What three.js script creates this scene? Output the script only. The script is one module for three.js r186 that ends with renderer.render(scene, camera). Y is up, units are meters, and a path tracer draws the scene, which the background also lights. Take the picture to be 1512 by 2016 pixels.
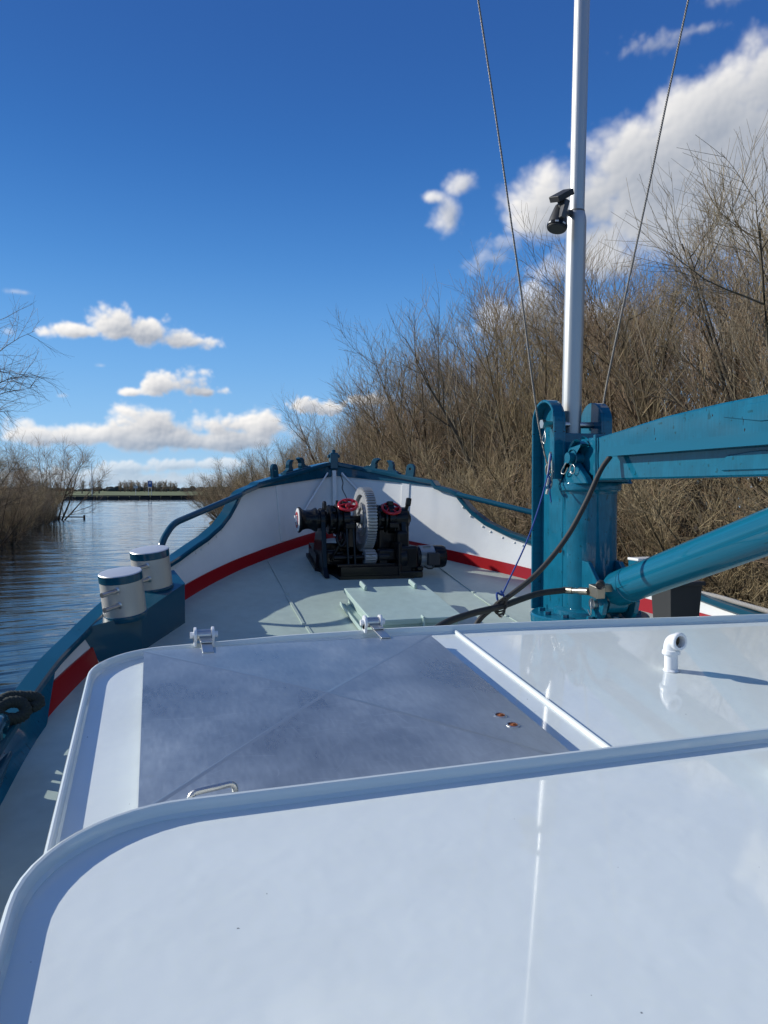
import * as THREE from 'three';
import { RoundedBoxGeometry } from 'three/addons/geometries/RoundedBoxGeometry.js';
import { mergeGeometries, toCreasedNormals } from 'three/addons/utils/BufferGeometryUtils.js';

// ---------------------------------------------------------------- camera, sky, sun, exposure
const H = 2.25;                                   // eye height above the water
const V = (x, y, f) => new THREE.Vector3(x, y + H, -f);   // x to starboard, y from eye level, f metres towards the bow
const D = THREE.MathUtils.degToRad;
const scene = new THREE.Scene();
const camera = new THREE.PerspectiveCamera(67.31, 0.75, 0.05, 6000);
camera.rotation.order = 'YXZ';
camera.position.set(0, H, 0);
camera.rotation.set(D(-1.63), D(-16.66), 0);
const renderer = new THREE.WebGLRenderer();
renderer.toneMapping = THREE.LinearToneMapping;
renderer.toneMappingExposure = 1.2;
renderer.shadowMap.enabled = true;
const SUN_AZ = D(58), SUN_EL = D(27);             // degrees to port of the bow, above the horizon
const sunDir = new THREE.Vector3(-Math.sin(SUN_AZ) * Math.cos(SUN_EL), Math.sin(SUN_EL), -Math.cos(SUN_AZ) * Math.cos(SUN_EL));
const sun = new THREE.DirectionalLight(new THREE.Color().setRGB(1, 0.97, 0.88), 4.0);
sun.position.copy(sunDir).multiplyScalar(120); sun.target.position.set(0, 0, 0);
sun.castShadow = true; sun.shadow.mapSize.set(4096, 4096);
Object.assign(sun.shadow.camera, { left: -70, right: 70, top: 70, bottom: -70, near: 1, far: 300 });
scene.add(sun, sun.target);

function rngOf(seed) { let s = seed >>> 0; return () => { s = (s + 0x6d2b79f5) | 0; let t = Math.imul(s ^ (s >>> 15), 1 | s); t = (t + Math.imul(t ^ (t >>> 7), 61 | t)) ^ t; return ((t ^ (t >>> 14)) >>> 0) / 4294967296; }; }
const PERM = (() => { const r = rngOf(11), a = new Float32Array(65536); for (let i = 0; i < 65536; i++) a[i] = r(); return a; })();
function vnoise(x, y, px = 256, py = 256) {        // value noise, wraps every px, py cells
  const xi = Math.floor(x), yi = Math.floor(y); let fx = x - xi, fy = y - yi;
  fx = fx * fx * fx * (fx * (fx * 6 - 15) + 10); fy = fy * fy * fy * (fy * (fy * 6 - 15) + 10);
  const x0 = ((xi % px) + px) % px, x1 = (x0 + 1) % px, y0 = (((yi % py) + py) % py) * 256, y1 = ((((yi + 1) % py) + py) % py) * 256;
  const a = PERM[y0 + x0], b = PERM[y0 + x1], c = PERM[y1 + x0], d = PERM[y1 + x1];
  return a + (b - a) * fx + (c - a + (a - b - c + d) * fx) * fy;
}
function fbm(x, y, o, px = 256, py = 256) { let s = 0, a = 0.5, n = 0; for (let i = 0; i < o; i++) { s += a * vnoise(x + i * 17.3, y + i * 9.1, px, py); n += a; a *= 0.5; x *= 2; y *= 2; px = Math.min(256, px * 2); py = Math.min(256, py * 2); } return s / n; }
const sstep = (a, b, x) => { const t = Math.min(1, Math.max(0, (x - a) / (b - a))); return t * t * (3 - 2 * t); };
function table(xs, ys) { return (x) => { if (x <= xs[0]) return ys[0]; for (let i = 1; i < xs.length; i++) if (x <= xs[i]) return ys[i - 1] + (ys[i] - ys[i - 1]) * (x - xs[i - 1]) / (xs[i] - xs[i - 1]); return ys[ys.length - 1]; }; }

{ // the sky: clear blue, cumulus low over the horizon and one large cloud to starboard. [azimuth from the bow, elevation, half width, half height] in degrees
  const W = 4096, HH = 2048, data = new Float32Array(W * HH * 4);
  const EL = [-90, 0, 1.5, 4, 8, 12, 20, 30, 50, 90];
  const cr = table(EL, [0.06, 0.4095, 0.3255, 0.2205, 0.1593, 0.0918, 0.0365, 0.0243, 0.023, 0.023]);
  const cg = table(EL, [0.08, 0.5459, 0.515, 0.4429, 0.3752, 0.28, 0.1512, 0.093, 0.0874, 0.0851]);
  const cb = table(EL, [0.1, 0.68, 0.7, 0.71, 0.69, 0.62, 0.44, 0.315, 0.29, 0.28]);
  const groups = [
    { k: 1, b: [[-2.55, 11.3, 2.3, 1.6], [-5.03, 10.7, 2.5, 0.85], [-0.35, 10.95, 3.2, 1.25], [2.61, 10.46, 2.3, 0.8]] },
    { k: 1, b: [[2.06, 7.45, 2.4, 1.5], [0.03, 7.36, 1.5, 1.1], [-1.34, 6.84, 1.5, 0.45], [3.66, 7.05, 1.7, 0.65]] },
    { k: 1, b: [[-0.4, 4.6, 3.1, 2.0], [-2.96, 3.9, 2.2, 1.5], [-6.08, 3.65, 3.0, 1.15], [-8.3, 3.7, 2.4, 1.1], [4.36, 4.6, 2.6, 1.2], [7.64, 4.6, 2.4, 1.65], [0.98, 3.45, 8, 1.2], [5.44, 3.5, 5, 1.0]] },
    { k: 0.75, b: [[-1.8, 1.54, 2.8, 0.66], [1.49, 1.75, 3.0, 0.64], [4.52, 1.77, 2.6, 0.6], [-4.15, 0.9, 3.2, 0.95], [0.96, 0.62, 8.2, 0.75], [6.34, 0.74, 5, 0.85], [-7.07, 0.6, 4.5, 0.8], [12, 1.4, 5, 1]] },
    { k: 1, s: 0.95, b: [[28.97, 19.82, 4.3, 2.9], [27.9, 18.6, 3, 2.4], [33.84, 21.58, 5.1, 3.9], [38.78, 23.62, 5, 3.9], [42.8, 25.2, 4, 3.6], [36.9, 17.84, 7.6, 4.2], [41.98, 17.84, 7, 6], [32.18, 15.67, 4.9, 2.2], [47, 21, 6, 7], [37, 20.5, 6, 4.5], [41, 21.5, 5, 4]] },
    { k: 0.85, s: 1.0, b: [[22.22, 21.29, 1.5, 1.4], [21.48, 19.2, 1.65, 2.0], [20.17, 20.54, 1.2, 0.65]] },
    { k: 1, b: [[10.8, 6.23, 1.3, 0.85], [12.59, 5.95, 1.9, 0.7], [15.3, 6.56, 2, 0.7], ] },
    { k: 0.6, b: [[25.39, 11.9, 3.2, 1.9], [27.93, 13.2, 2.4, 1.6], [31.16, 11.66, 4.5, 2], [38, 9, 5, 3], [46, 9, 4, 3]] },
    { k: 0.4, b: [[23.5, 15.96, 1.1, 1.0], [25.4, 17.3, 2.2, 0.8], [24.6, 16.5, 1.6, 0.8]] },
    { k: 0.35, b: [[-9.13, 10.38, 0.6, 0.4], [35.79, 28.22, 3.4, 0.9], [38.4, 28.6, 2.2, 0.5], [40.58, 29.9, 2.4, 0.8], [-8.79, 12.99, 1.4, 0.25], [-3.4, 8.6, 0.5, 0.2], [-6, 6.4, 0.5, 0.22]] },
  ];
  const r = rngOf(5);
  for (let az = 56; az < 350 - 16; az += 4 + r() * 7) {   // the same kinds of cloud go on round the rest of the sky
    const el = r() < 0.45 ? 2.5 + r() * 4 : 7 + r() * 30, s = 0.5 + el / 14, b = [];
    for (let j = 0; j < 5; j++) b.push([az + (r() - 0.5) * 9 * s, el + (r() - 0.4) * 1.8 * s, (1.5 + 2 * r()) * s, (0.7 + 0.8 * r()) * s]);
    groups.push({ k: 1, b });
  }
  for (let az = 20; az < 375; az += 16 + r() * 12) { const el = 44 + r() * 22, c = 1 / Math.cos(D(el)), b = []; for (let j = 0; j < 6; j++) b.push([az + (r() - 0.5) * 14 * c, el + (r() - 0.5) * 9, (3 + 3 * r()) * c, 2 + 2 * r()]); groups.push({ k: 0.9, s: 0.9, b }); }   // scattered cumulus overhead
  for (const g of groups) { g.x0 = 1e9; g.x1 = -1e9; g.y0 = 1e9; g.y1 = -1e9; for (const [a, e, rx, ry] of g.b) { g.x0 = Math.min(g.x0, a - rx * 1.7); g.x1 = Math.max(g.x1, a + rx * 1.7); g.y0 = Math.min(g.y0, e - ry * 1.7); g.y1 = Math.max(g.y1, e + ry * 1.7); } }
  const env = (g, a, e) => { let m = -1, s = 0; for (const [x, y, rx, ry] of g.b) { const dx = (a - x) / rx, dy = (e - y) / (e < y ? ry * 0.72 : ry); const q = 1 - Math.sqrt(dx * dx + dy * dy); if (q > m) m = q; if (q > 0) s += q; } return m > 0 ? m * 0.6 + Math.min(0.6, s * 0.4) : m; };
  const cell = (x, y) => { const xi = Math.floor(x), yi = Math.floor(y); let m = 4; for (let v = -1; v <= 1; v++) for (let u = -1; u <= 1; u++) { const k = ((yi + v) & 255) * 256 + ((xi + u) & 255), dx = xi + u + PERM[k] - x, dy = yi + v + PERM[(k * 7 + 101) & 65535] - y, q = dx * dx + dy * dy; if (q < m) m = q; } return 1 - Math.min(1, Math.sqrt(m)); };
  const puff = (a, e, z, n) => { let s = 0, am = 0.5, t = 0, fx = a * z, fy = e * z * 1.1; for (let i = 0; i < n; i++) { s += am * cell(fx + i * 31.7, fy + i * 11.3); t += am; am *= 0.53; const q = fx * 2.05 + fy * 0.3; fy = fy * 2.05 - fx * 0.3; fx = q; } return s / t; };
  const zoom = (g) => g.z || (g.z = 0.95 / Math.max(0.55, Math.min(2.6, Math.max(...g.b.map((q) => q[3])))));
  const dens = (g, a, e, n = 6) => { const q = env(g, a, e); if (q < -0.75) return -1; const z = zoom(g); const ax = a + 0.35 / z * (vnoise(a * z * 0.8 + 5, e * z + 60) - 0.5), ex = e + 0.3 / z * (vnoise(a * z + 80, e * z + 9) - 0.5); return q * (g.s ? 1.45 : 1.25) + (puff(ax + 60, ex + 30, z * 1.0, n) - 0.62) * (g.s ? 1.35 : 1.7) + (vnoise(a * z * 0.7 + 33, e * z * 0.9 + 12) - 0.5) * 0.5; };
  for (let j = 0; j < HH; j++) {
    const el = (j + 0.5) / HH * 180 - 90;
    const soft = (t) => { if (el < 0) return t(el); const w = Math.min(4.5, el * 0.6); let q = 0; for (let k = -4; k <= 4; k++) q += t(el + k / 4 * w) / 9; return q; }, eR = soft(cr), eG = soft(cg), eB = soft(cb);
    for (let i = 0; i < W; i++) {
      const th = ((i + 0.5) / W - 0.5) * 2 * Math.PI;            // atan2(z, x)
      let az = Math.atan2(Math.cos(th), -Math.sin(th)) * 180 / Math.PI;   // from -z towards +x
      const o = (j * W + i) * 4;
      const ce = Math.max(-1, Math.min(1, Math.cos(D(el)) * Math.cos(D(az) + SUN_AZ) * Math.cos(SUN_EL) + Math.sin(D(el)) * Math.sin(SUN_EL)));
      const glow = 1 + 0.25 * Math.pow(Math.max(0, ce), 3) + 1.2 * Math.pow(Math.max(0, ce), 40);
      let R = eR * glow, G = eG * glow, B = eB * (1 + (glow - 1) * 0.8);
      if (el > 0 && el < 78) for (const g of groups) {
        let a = az; if (a < g.x0 - 1) a += 360; if (a > 360 && a - 360 >= g.x0) a -= 360;
        if (a < g.x0 || a > g.x1 || el < g.y0 || el > g.y1) continue;
        const nd = el > 40 ? 2 : 6, d = dens(g, a, el, nd); if (d <= -0.05) continue;
        const wisp = g.k < 0.5;
        const al = sstep(-0.05, wisp ? 1.3 : g.s || 0.62, d) * g.k;
        const z = zoom(g), st = 0.30 / z;
        let oc = 0; for (let m = 1; m <= 4; m++) oc += Math.max(0, env(g, a - st * m * 0.8, el + st * m * 0.6));
        const relief = el > 40 ? 0 : dens(g, a, el, 4) - dens(g, a - 0.07 / z, el + 0.075 / z, 4);
        const L = Math.max(0, Math.min(1, 0.10 + 0.78 * Math.exp(-oc * 0.55) + relief * (g.s ? 0.28 : 0.42) + 0.2 * (1 - sstep(0, 0.5, d))));
        const far = sstep(5, 0.5, el) * 0.35;
        let r0 = 0.24 + 0.62 * L, g0 = 0.285 + 0.55 * L, b0 = 0.365 + 0.44 * L;
        r0 += (eR - r0) * far; g0 += (eG - g0) * far; b0 += (eB - b0) * far;
        R += (r0 - R) * al; G += (g0 - G) * al; B += (b0 - B) * al;
      }
      data[o] = R; data[o + 1] = G; data[o + 2] = B; data[o + 3] = 1;
    }
  }
  const t = new THREE.DataTexture(data, W, HH, THREE.RGBAFormat, THREE.FloatType);
  t.mapping = THREE.EquirectangularReflectionMapping; t.magFilter = t.minFilter = THREE.LinearFilter; t.needsUpdate = true;
  scene.background = t; scene.environment = t; scene.environmentIntensity = 1; scene.backgroundIntensity = 1;
}

// ---------------------------------------------------------------- helpers
const names = {};
const numbered = (n) => { names[n] = (names[n] ?? -1) + 1; return names[n] ? n + '_' + String(names[n]).padStart(3, '0') : n; };
function tag(o, label, category, group, kind) { if (label) o.userData.label = label; if (category) o.userData.category = category; if (group) o.userData.group = group; if (kind) o.userData.kind = kind; return o; }
function thing(name, label, category, group) { const g = new THREE.Group(); g.name = numbered(name); scene.add(g); return tag(g, label, category, group); }
function mesh(name, geos, mat, parent) {
  const list = Array.isArray(geos) ? geos : [geos];
  const g = list.length === 1 ? list[0] : mergeGeometries(list.map((q) => { const n = q.index ? q.toNonIndexed() : q; for (const k of Object.keys(n.attributes)) if (!['position', 'normal', 'uv'].includes(k)) n.deleteAttribute(k); return n; }));
  const m = new THREE.Mesh(g, mat); m.castShadow = m.receiveShadow = true;
  if (parent) { m.name = name; parent.add(m); } else { m.name = numbered(name); scene.add(m); }
  return m;
}
function geo(pos, idx, uv) { const g = new THREE.BufferGeometry(); g.setAttribute('position', new THREE.Float32BufferAttribute(pos, 3)); g.setAttribute('uv', new THREE.Float32BufferAttribute(uv || new Array(pos.length / 3 * 2).fill(0), 2)); g.setIndex(idx); g.computeVertexNormals(); return g; }
const crease = (g, a = 0.7) => toCreasedNormals(g, a);
function grid(nu, nv, fn, uvf) { const p = [], uv = [], ix = []; for (let j = 0; j <= nv; j++) for (let i = 0; i <= nu; i++) { const q = fn(i / nu, j / nv); p.push(q.x, q.y, q.z); const w = uvf ? uvf(q, i / nu, j / nv) : [i / nu, j / nv]; uv.push(w[0], w[1]); } for (let j = 0; j < nv; j++) for (let i = 0; i < nu; i++) { const a = j * (nu + 1) + i, b = a + 1, c = a + nu + 1, d = c + 1; ix.push(a, b, c, b, d, c); } return geo(p, ix, uv); }
const rb = (w, h, d, r = 0.006, s = 2) => new RoundedBoxGeometry(w, h, d, s, Math.min(r, w / 2.01, h / 2.01, d / 2.01));
function at(g, x, y, z, rx = 0, ry = 0, rz = 0) { g.applyMatrix4(new THREE.Matrix4().compose(new THREE.Vector3(x, y, z), new THREE.Quaternion().setFromEuler(new THREE.Euler(rx, ry, rz)), new THREE.Vector3(1, 1, 1))); return g; }
const put = (g, v, rx = 0, ry = 0, rz = 0) => at(g, v.x, v.y, v.z, rx, ry, rz);
function along(g, a, b) { const d = b.clone().sub(a), q = new THREE.Quaternion().setFromUnitVectors(new THREE.Vector3(0, 1, 0), d.clone().normalize()); g.applyMatrix4(new THREE.Matrix4().compose(a.clone().add(b).multiplyScalar(0.5), q, new THREE.Vector3(1, 1, 1))); return g; }
const rod = (a, b, r, r2 = r, n = 16) => along(new THREE.CylinderGeometry(r2, r, a.distanceTo(b), n, 1), a, b);
function lathe(a, dir, prof, n = 32) { // prof: [radius, distance along dir]
  const g = new THREE.LatheGeometry(prof.map((p) => new THREE.Vector2(p[0], p[1])), n); const q = new THREE.Quaternion().setFromUnitVectors(new THREE.Vector3(0, 1, 0), dir.clone().normalize());
  g.applyMatrix4(new THREE.Matrix4().compose(a, q, new THREE.Vector3(1, 1, 1))); return crease(g, 0.6);
}
const tube = (pts, r, seg = 40, n = 10, tension) => new THREE.TubeGeometry(new THREE.CatmullRomCurve3(pts, false, tension === undefined ? 'centripetal' : 'catmullrom', tension ?? 0.5), seg, r, n, false);
function bent(pts, r, rad, n = 12) { // pipe of straight runs with round bends
  const p = new THREE.CurvePath(); let prev = pts[0];
  for (let i = 1; i < pts.length - 1; i++) { const a = pts[i - 1].clone().sub(pts[i]).normalize(), b = pts[i + 1].clone().sub(pts[i]).normalize(); const s = pts[i].clone().addScaledVector(a, rad), e = pts[i].clone().addScaledVector(b, rad); p.add(new THREE.LineCurve3(prev, s)); p.add(new THREE.QuadraticBezierCurve3(s, pts[i], e)); prev = e; }
  p.add(new THREE.LineCurve3(prev, pts[pts.length - 1]));
  const pp = []; for (const c of p.curves) { const m = c.isLineCurve3 ? 2 : 8; for (let i = 0; i < m; i++) pp.push(c.getPoint(i / m)); } pp.push(pts[pts.length - 1]);
  return sweep(pp, Array.from({ length: n }, (_, i) => [Math.cos(i / n * 2 * Math.PI) * r, Math.sin(i / n * 2 * Math.PI) * r]), true, true);
}
function sweep(pts, prof, closed = true, caps = true, creaseAt = 0.6) { // prof [inboard, up] carried along pts; up stays near +y
  const p = [], ix = [], n = prof.length, up0 = new THREE.Vector3(0, 1, 0);
  pts.forEach((q, i) => { const t = pts[Math.min(i + 1, pts.length - 1)].clone().sub(pts[Math.max(i - 1, 0)]).normalize(); let s = t.clone().cross(up0); if (s.length() < 0.05) s = new THREE.Vector3(1, 0, 0); s.normalize(); const u = s.clone().cross(t).normalize(); for (const [a, b] of prof) { const w = q.clone().addScaledVector(s, a).addScaledVector(u, b); p.push(w.x, w.y, w.z); } });
  const m = closed ? n : n - 1;
  for (let i = 0; i < pts.length - 1; i++) for (let j = 0; j < m; j++) { const a = i * n + j, b = i * n + (j + 1) % n, c = a + n, d = b + n; ix.push(a, c, b, b, c, d); }
  if (caps && closed) { const e = (pts.length - 1) * n; for (let j = 1; j < n - 1; j++) { ix.push(0, j, j + 1); ix.push(e, e + j + 1, e + j); } }
  return crease(geo(p, ix), creaseAt);
}
function prism(bottom, top) { const n = bottom.length, p = [], ix = []; for (const q of [...bottom, ...top]) p.push(q.x, q.y, q.z); for (let i = 0; i < n; i++) { const j = (i + 1) % n; ix.push(i, j, n + i, j, n + j, n + i); } const tri = THREE.ShapeUtils.triangulateShape(bottom.map((q) => new THREE.Vector2(q.x, q.z)), []); for (const [a, b, c] of tri) { ix.push(n + a, n + b, n + c); ix.push(a, c, b); } return crease(geo(p, ix), 0.4); }
function plateX(poly, x, th, bevel = 0.003, holes = []) { // polygon in (f, y), plate of thickness th centred on x
  const s = new THREE.Shape(poly.map(([f, y]) => new THREE.Vector2(f, y))); for (const [f, y, r] of holes) { const h = new THREE.Path(); h.absarc(f, y, r, 0, 2 * Math.PI, true); s.holes.push(h); }
  const g = new THREE.ExtrudeGeometry(s, { depth: th - 2 * bevel, bevelEnabled: true, bevelThickness: bevel, bevelSize: bevel, bevelOffset: -bevel, bevelSegments: 1, curveSegments: 20 });
  g.translate(0, 0, -(th - 2 * bevel) / 2); g.rotateY(Math.PI / 2); g.translate(x, H, 0); return g; // shape x -> -z
}
const arcPts = (cx, cy, r, a0, a1, n = 10) => Array.from({ length: n + 1 }, (_, i) => [cx + r * Math.cos(a0 + (a1 - a0) * i / n), cy + r * Math.sin(a0 + (a1 - a0) * i / n)]);

// ---------------------------------------------------------------- textures and materials
function tex(size, fn, srgb = false, rep = 1) { const d = new Uint8Array(size * size * 4); for (let j = 0; j < size; j++) for (let i = 0; i < size; i++) { const c = fn(i / size, j / size), o = (j * size + i) * 4; if (typeof c === 'number') d[o] = d[o + 1] = d[o + 2] = Math.max(0, Math.min(255, c * 255)); else { d[o] = c[0] * 255; d[o + 1] = c[1] * 255; d[o + 2] = c[2] * 255; } d[o + 3] = 255; } const t = new THREE.DataTexture(d, size, size); t.wrapS = t.wrapT = THREE.RepeatWrapping; t.magFilter = THREE.LinearFilter; t.minFilter = THREE.LinearMipmapLinearFilter; t.generateMipmaps = true; t.repeat.set(rep, rep); if (srgb) t.colorSpace = THREE.SRGBColorSpace; t.needsUpdate = true; return t; }
const ripple = tex(512, (u, v) => fbm(u * 6, v * 6, 3, 6, 6) * 0.8 + fbm(u * 40, v * 40, 2, 40, 40) * 0.2, false, 1);       // brush and plate waviness of paint, 1 m
const smear = tex(512, (u, v) => { const n = fbm(u * 5, v * 5, 5, 5, 5), m = fbm(u * 14 + 3, v * 40, 3, 14, 40); return 0.5 + 0.35 * sstep(0.45, 0.75, n) + 0.25 * m; }, false, 0.8);
const brushed = tex(512, (u, v) => { const n = fbm(u * 7, v * 7, 4, 7, 7), m = fbm(u * 90, v * 8, 2, 90, 8), c = fbm(u * 22 + 9, v * 22, 3, 22, 22); const k = 0.80 + 0.16 * n + 0.10 * m; return c > 0.8 ? [k * 0.8, k * 0.78, k * 0.74] : [k, k, k]; }, true, 2);
const speck = tex(512, (u, v) => { const n = fbm(u * 8, v * 8, 4, 8, 8), s = vnoise(u * 128, v * 128, 128, 128); return 0.9 + 0.1 * n - (s > 0.985 ? 0.25 : 0); }, false, 1);
const rgb = (r, g, b) => new THREE.Color().setRGB(r, g, b);
const paint = (c, o = {}) => new THREE.MeshPhysicalMaterial({ color: c, roughness: 0.55, specularIntensity: 0.12, clearcoat: 0.9, clearcoatRoughness: 0.07, bumpMap: ripple, bumpScale: 0.0012, ...o });
const std = (c, roughness = 0.6, metalness = 0, o = {}) => new THREE.MeshStandardMaterial({ color: c, roughness, metalness, ...o });
const roofMap = tex(1024, (u, v) => { const n = fbm(u * 5, v * 5, 5, 5, 5), s = vnoise(u * 200, v * 200, 200, 200) * vnoise(u * 90 + 3, v * 90, 90, 90); const k = 0.955 + 0.045 * n - (s > 0.93 ? 0.45 : 0); return [k, k, k * 0.995]; }, true, 1);
const deckMap = tex(1024, (u, v) => { const n = fbm(u * 4, v * 4, 5, 4, 4), m = fbm(u * 30, v * 30, 3, 30, 30), s = vnoise(u * 180, v * 180, 180, 180) * vnoise(u * 60, v * 60, 60, 60); const k = 0.86 + 0.1 * n + 0.06 * m - (s > 0.9 ? 0.2 : 0); return [k, k, k]; }, true, 0.5);
const M = {
  roof: paint(rgb(0.76, 0.81, 0.795), { map: roofMap, roughness: 0.45, clearcoat: 1, clearcoatRoughness: 0.05, clearcoatRoughnessMap: smear, bumpScale: 0.002 }),
  white: paint(rgb(0.76, 0.76, 0.75), { clearcoat: 0.7, clearcoatRoughness: 0.12 }),
  bulwark: paint(rgb(0.80, 0.80, 0.79), { clearcoat: 0.5, clearcoatRoughness: 0.2, map: roofMap }),
  teal: paint(rgb(0.0015, 0.122, 0.208), { map: brushed, bumpScale: 0.002, clearcoat: 0.7, clearcoatRoughness: 0.06 }),
  blue: paint(rgb(0.001, 0.075, 0.130), { map: brushed, bumpScale: 0.002, clearcoat: 0.7, clearcoatRoughness: 0.08 }),
  red: paint(rgb(0.34, 0.008, 0.012), { clearcoat: 0.6, clearcoatRoughness: 0.15 }),
  deck: paint(rgb(0.47, 0.57, 0.51), { map: deckMap, roughness: 0.5, clearcoat: 0.45, clearcoatRoughness: 0.22 }),
  hatch: paint(rgb(0.46, 0.59, 0.54), { map: deckMap, roughness: 0.5, clearcoat: 0.45, clearcoatRoughness: 0.22 }),
  black: paint(rgb(0.006, 0.0065, 0.008), { clearcoat: 0.45, clearcoatRoughness: 0.12 }),
  dull: std(rgb(0.02, 0.02, 0.022), 0.55),
  rubber: std(rgb(0.022, 0.021, 0.02), 0.62),
  steel: std(rgb(0.55, 0.54, 0.52), 0.34, 1),
  greyPaint: std(rgb(0.42, 0.43, 0.44), 0.42, 0.35, { map: brushed }),
  plastic: std(rgb(0.74, 0.75, 0.76), 0.3),
  brass: std(rgb(0.30, 0.28, 0.24), 0.42, 1),
  rust: std(rgb(0.28, 0.085, 0.025), 0.85, 0, { map: deckMap }),
  antifoul: std(rgb(0.02, 0.02, 0.024), 0.6),
};
// ---------------------------------------------------------------- the barge
const CL = 2.07;                                   // the centreline lies to starboard of the eye
const deckY = table([-3, 0, 2.2, 3.7, 5, 6.48, 7.7, 9.2, 10.5], [-1.62, -1.55, -1.46, -1.36, -1.25, -1.07, -0.87, -0.60, -0.33]);
const gunY = table([-3, 0, 3.5, 4.3, 4.67, 5.02, 5.41, 5.99, 7.07, 7.54, 7.76, 7.9, 8.0, 8.06, 8.12, 8.65, 9.05, 9.4], [-1.45, -1.38, -1.27, -1.2, -1.125, -1.045, -0.975, -0.843, -0.61, -0.472, -0.37, -0.26, -0.14, -0.055, -0.02, 0.142, 0.241, 0.31]);
const HALF = [[-3, 2.85], [0, 2.85], [2.2, 2.82], [3.5, 2.765], [4.56, 2.68], [5.37, 2.5], [6.2, 2.22], [7.156, 1.765], [7.745, 1.41], [8.34, 0.955], [8.96, 0.41], [9.27, 0]];
const outline = (() => {                           // deck edge from port aft round the stem to starboard aft
  const p = HALF.map(([f, h]) => new THREE.Vector3(CL - h, 0, f)); for (let i = HALF.length - 2; i >= 0; i--) p.push(new THREE.Vector3(CL + HALF[i][1], 0, HALF[i][0]));
  const q = new THREE.CatmullRomCurve3(p, false, 'centripetal').getSpacedPoints(520);
  return q.map((c, i) => { const t = q[Math.min(i + 1, 520)].clone().sub(q[Math.max(i - 1, 0)]); const n = new THREE.Vector2(-t.z, t.x).normalize(); if (n.x * (c.x - CL) + n.y * 0.2 < 0) n.negate(); return { x: c.x + 0.07 * sstep(7.9, 9.2, c.z), f: c.z, nx: n.x, nf: n.y }; });
})();
const FLARE = 0.085;
const gunAt = (o) => o.f > 8.3 ? Math.max(gunY(Math.min(o.f, 8.4)), 0.335 - 0.27 * Math.abs(o.x - CL - 0.07)) : gunY(o.f);
function side(i, v, off = 0) { const o = outline[i], k = FLARE * v - off, y0 = deckY(o.f), y1 = gunAt(o); return V(o.x + o.nx * k, y0 + (y1 - y0) * v, o.f + o.nf * k); } // v 0 deck edge, 1 gunwale; off inboard
const iOf = (f, s) => { let b = 0, bd = 1e9; outline.forEach((o, i) => { if (Math.sign(o.x - CL) * s >= 0 && Math.abs(o.f - f) < bd) { bd = Math.abs(o.f - f); b = i; } }); return b; };
const STEM = 260;
const range = (a, b, n = 1) => { const r = []; for (let i = a; i <= b; i += n) r.push(i); return r; };
function strip(list, lo, hi, off, th = 0) { // sheet on the bulwark's inside between heights lo(i), hi(i) in fractions
  const rows = 4, p = [], uv = [], ix = []; let L = 0;
  list.forEach((i, k) => { if (k) L += Math.hypot(outline[i].x - outline[list[k - 1]].x, outline[i].f - outline[list[k - 1]].f); for (let r = 0; r <= rows; r++) { const v = lo(i) + (hi(i) - lo(i)) * r / rows, q = side(i, v, off); p.push(q.x, q.y, q.z); uv.push(L, q.y); } if (th) { for (const v of [hi(i), lo(i)]) { const q = side(i, v, off - th); p.push(q.x, q.y, q.z); uv.push(L, q.y); } } });
  const n = rows + 1 + (th ? 2 : 0);
  for (let k = 0; k < list.length - 1; k++) for (let r = 0; r < (th ? n : n - 1); r++) { const a = k * n + r, b = k * n + (r + 1) % n; ix.push(a, b, a + n, b, b + n, a + n); }
  return crease(geo(p, ix, uv), 0.6);
}
const barge = thing('barge', 'white, teal and grey steel barge seen from its cabin roof towards the bow', 'barge');
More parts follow.
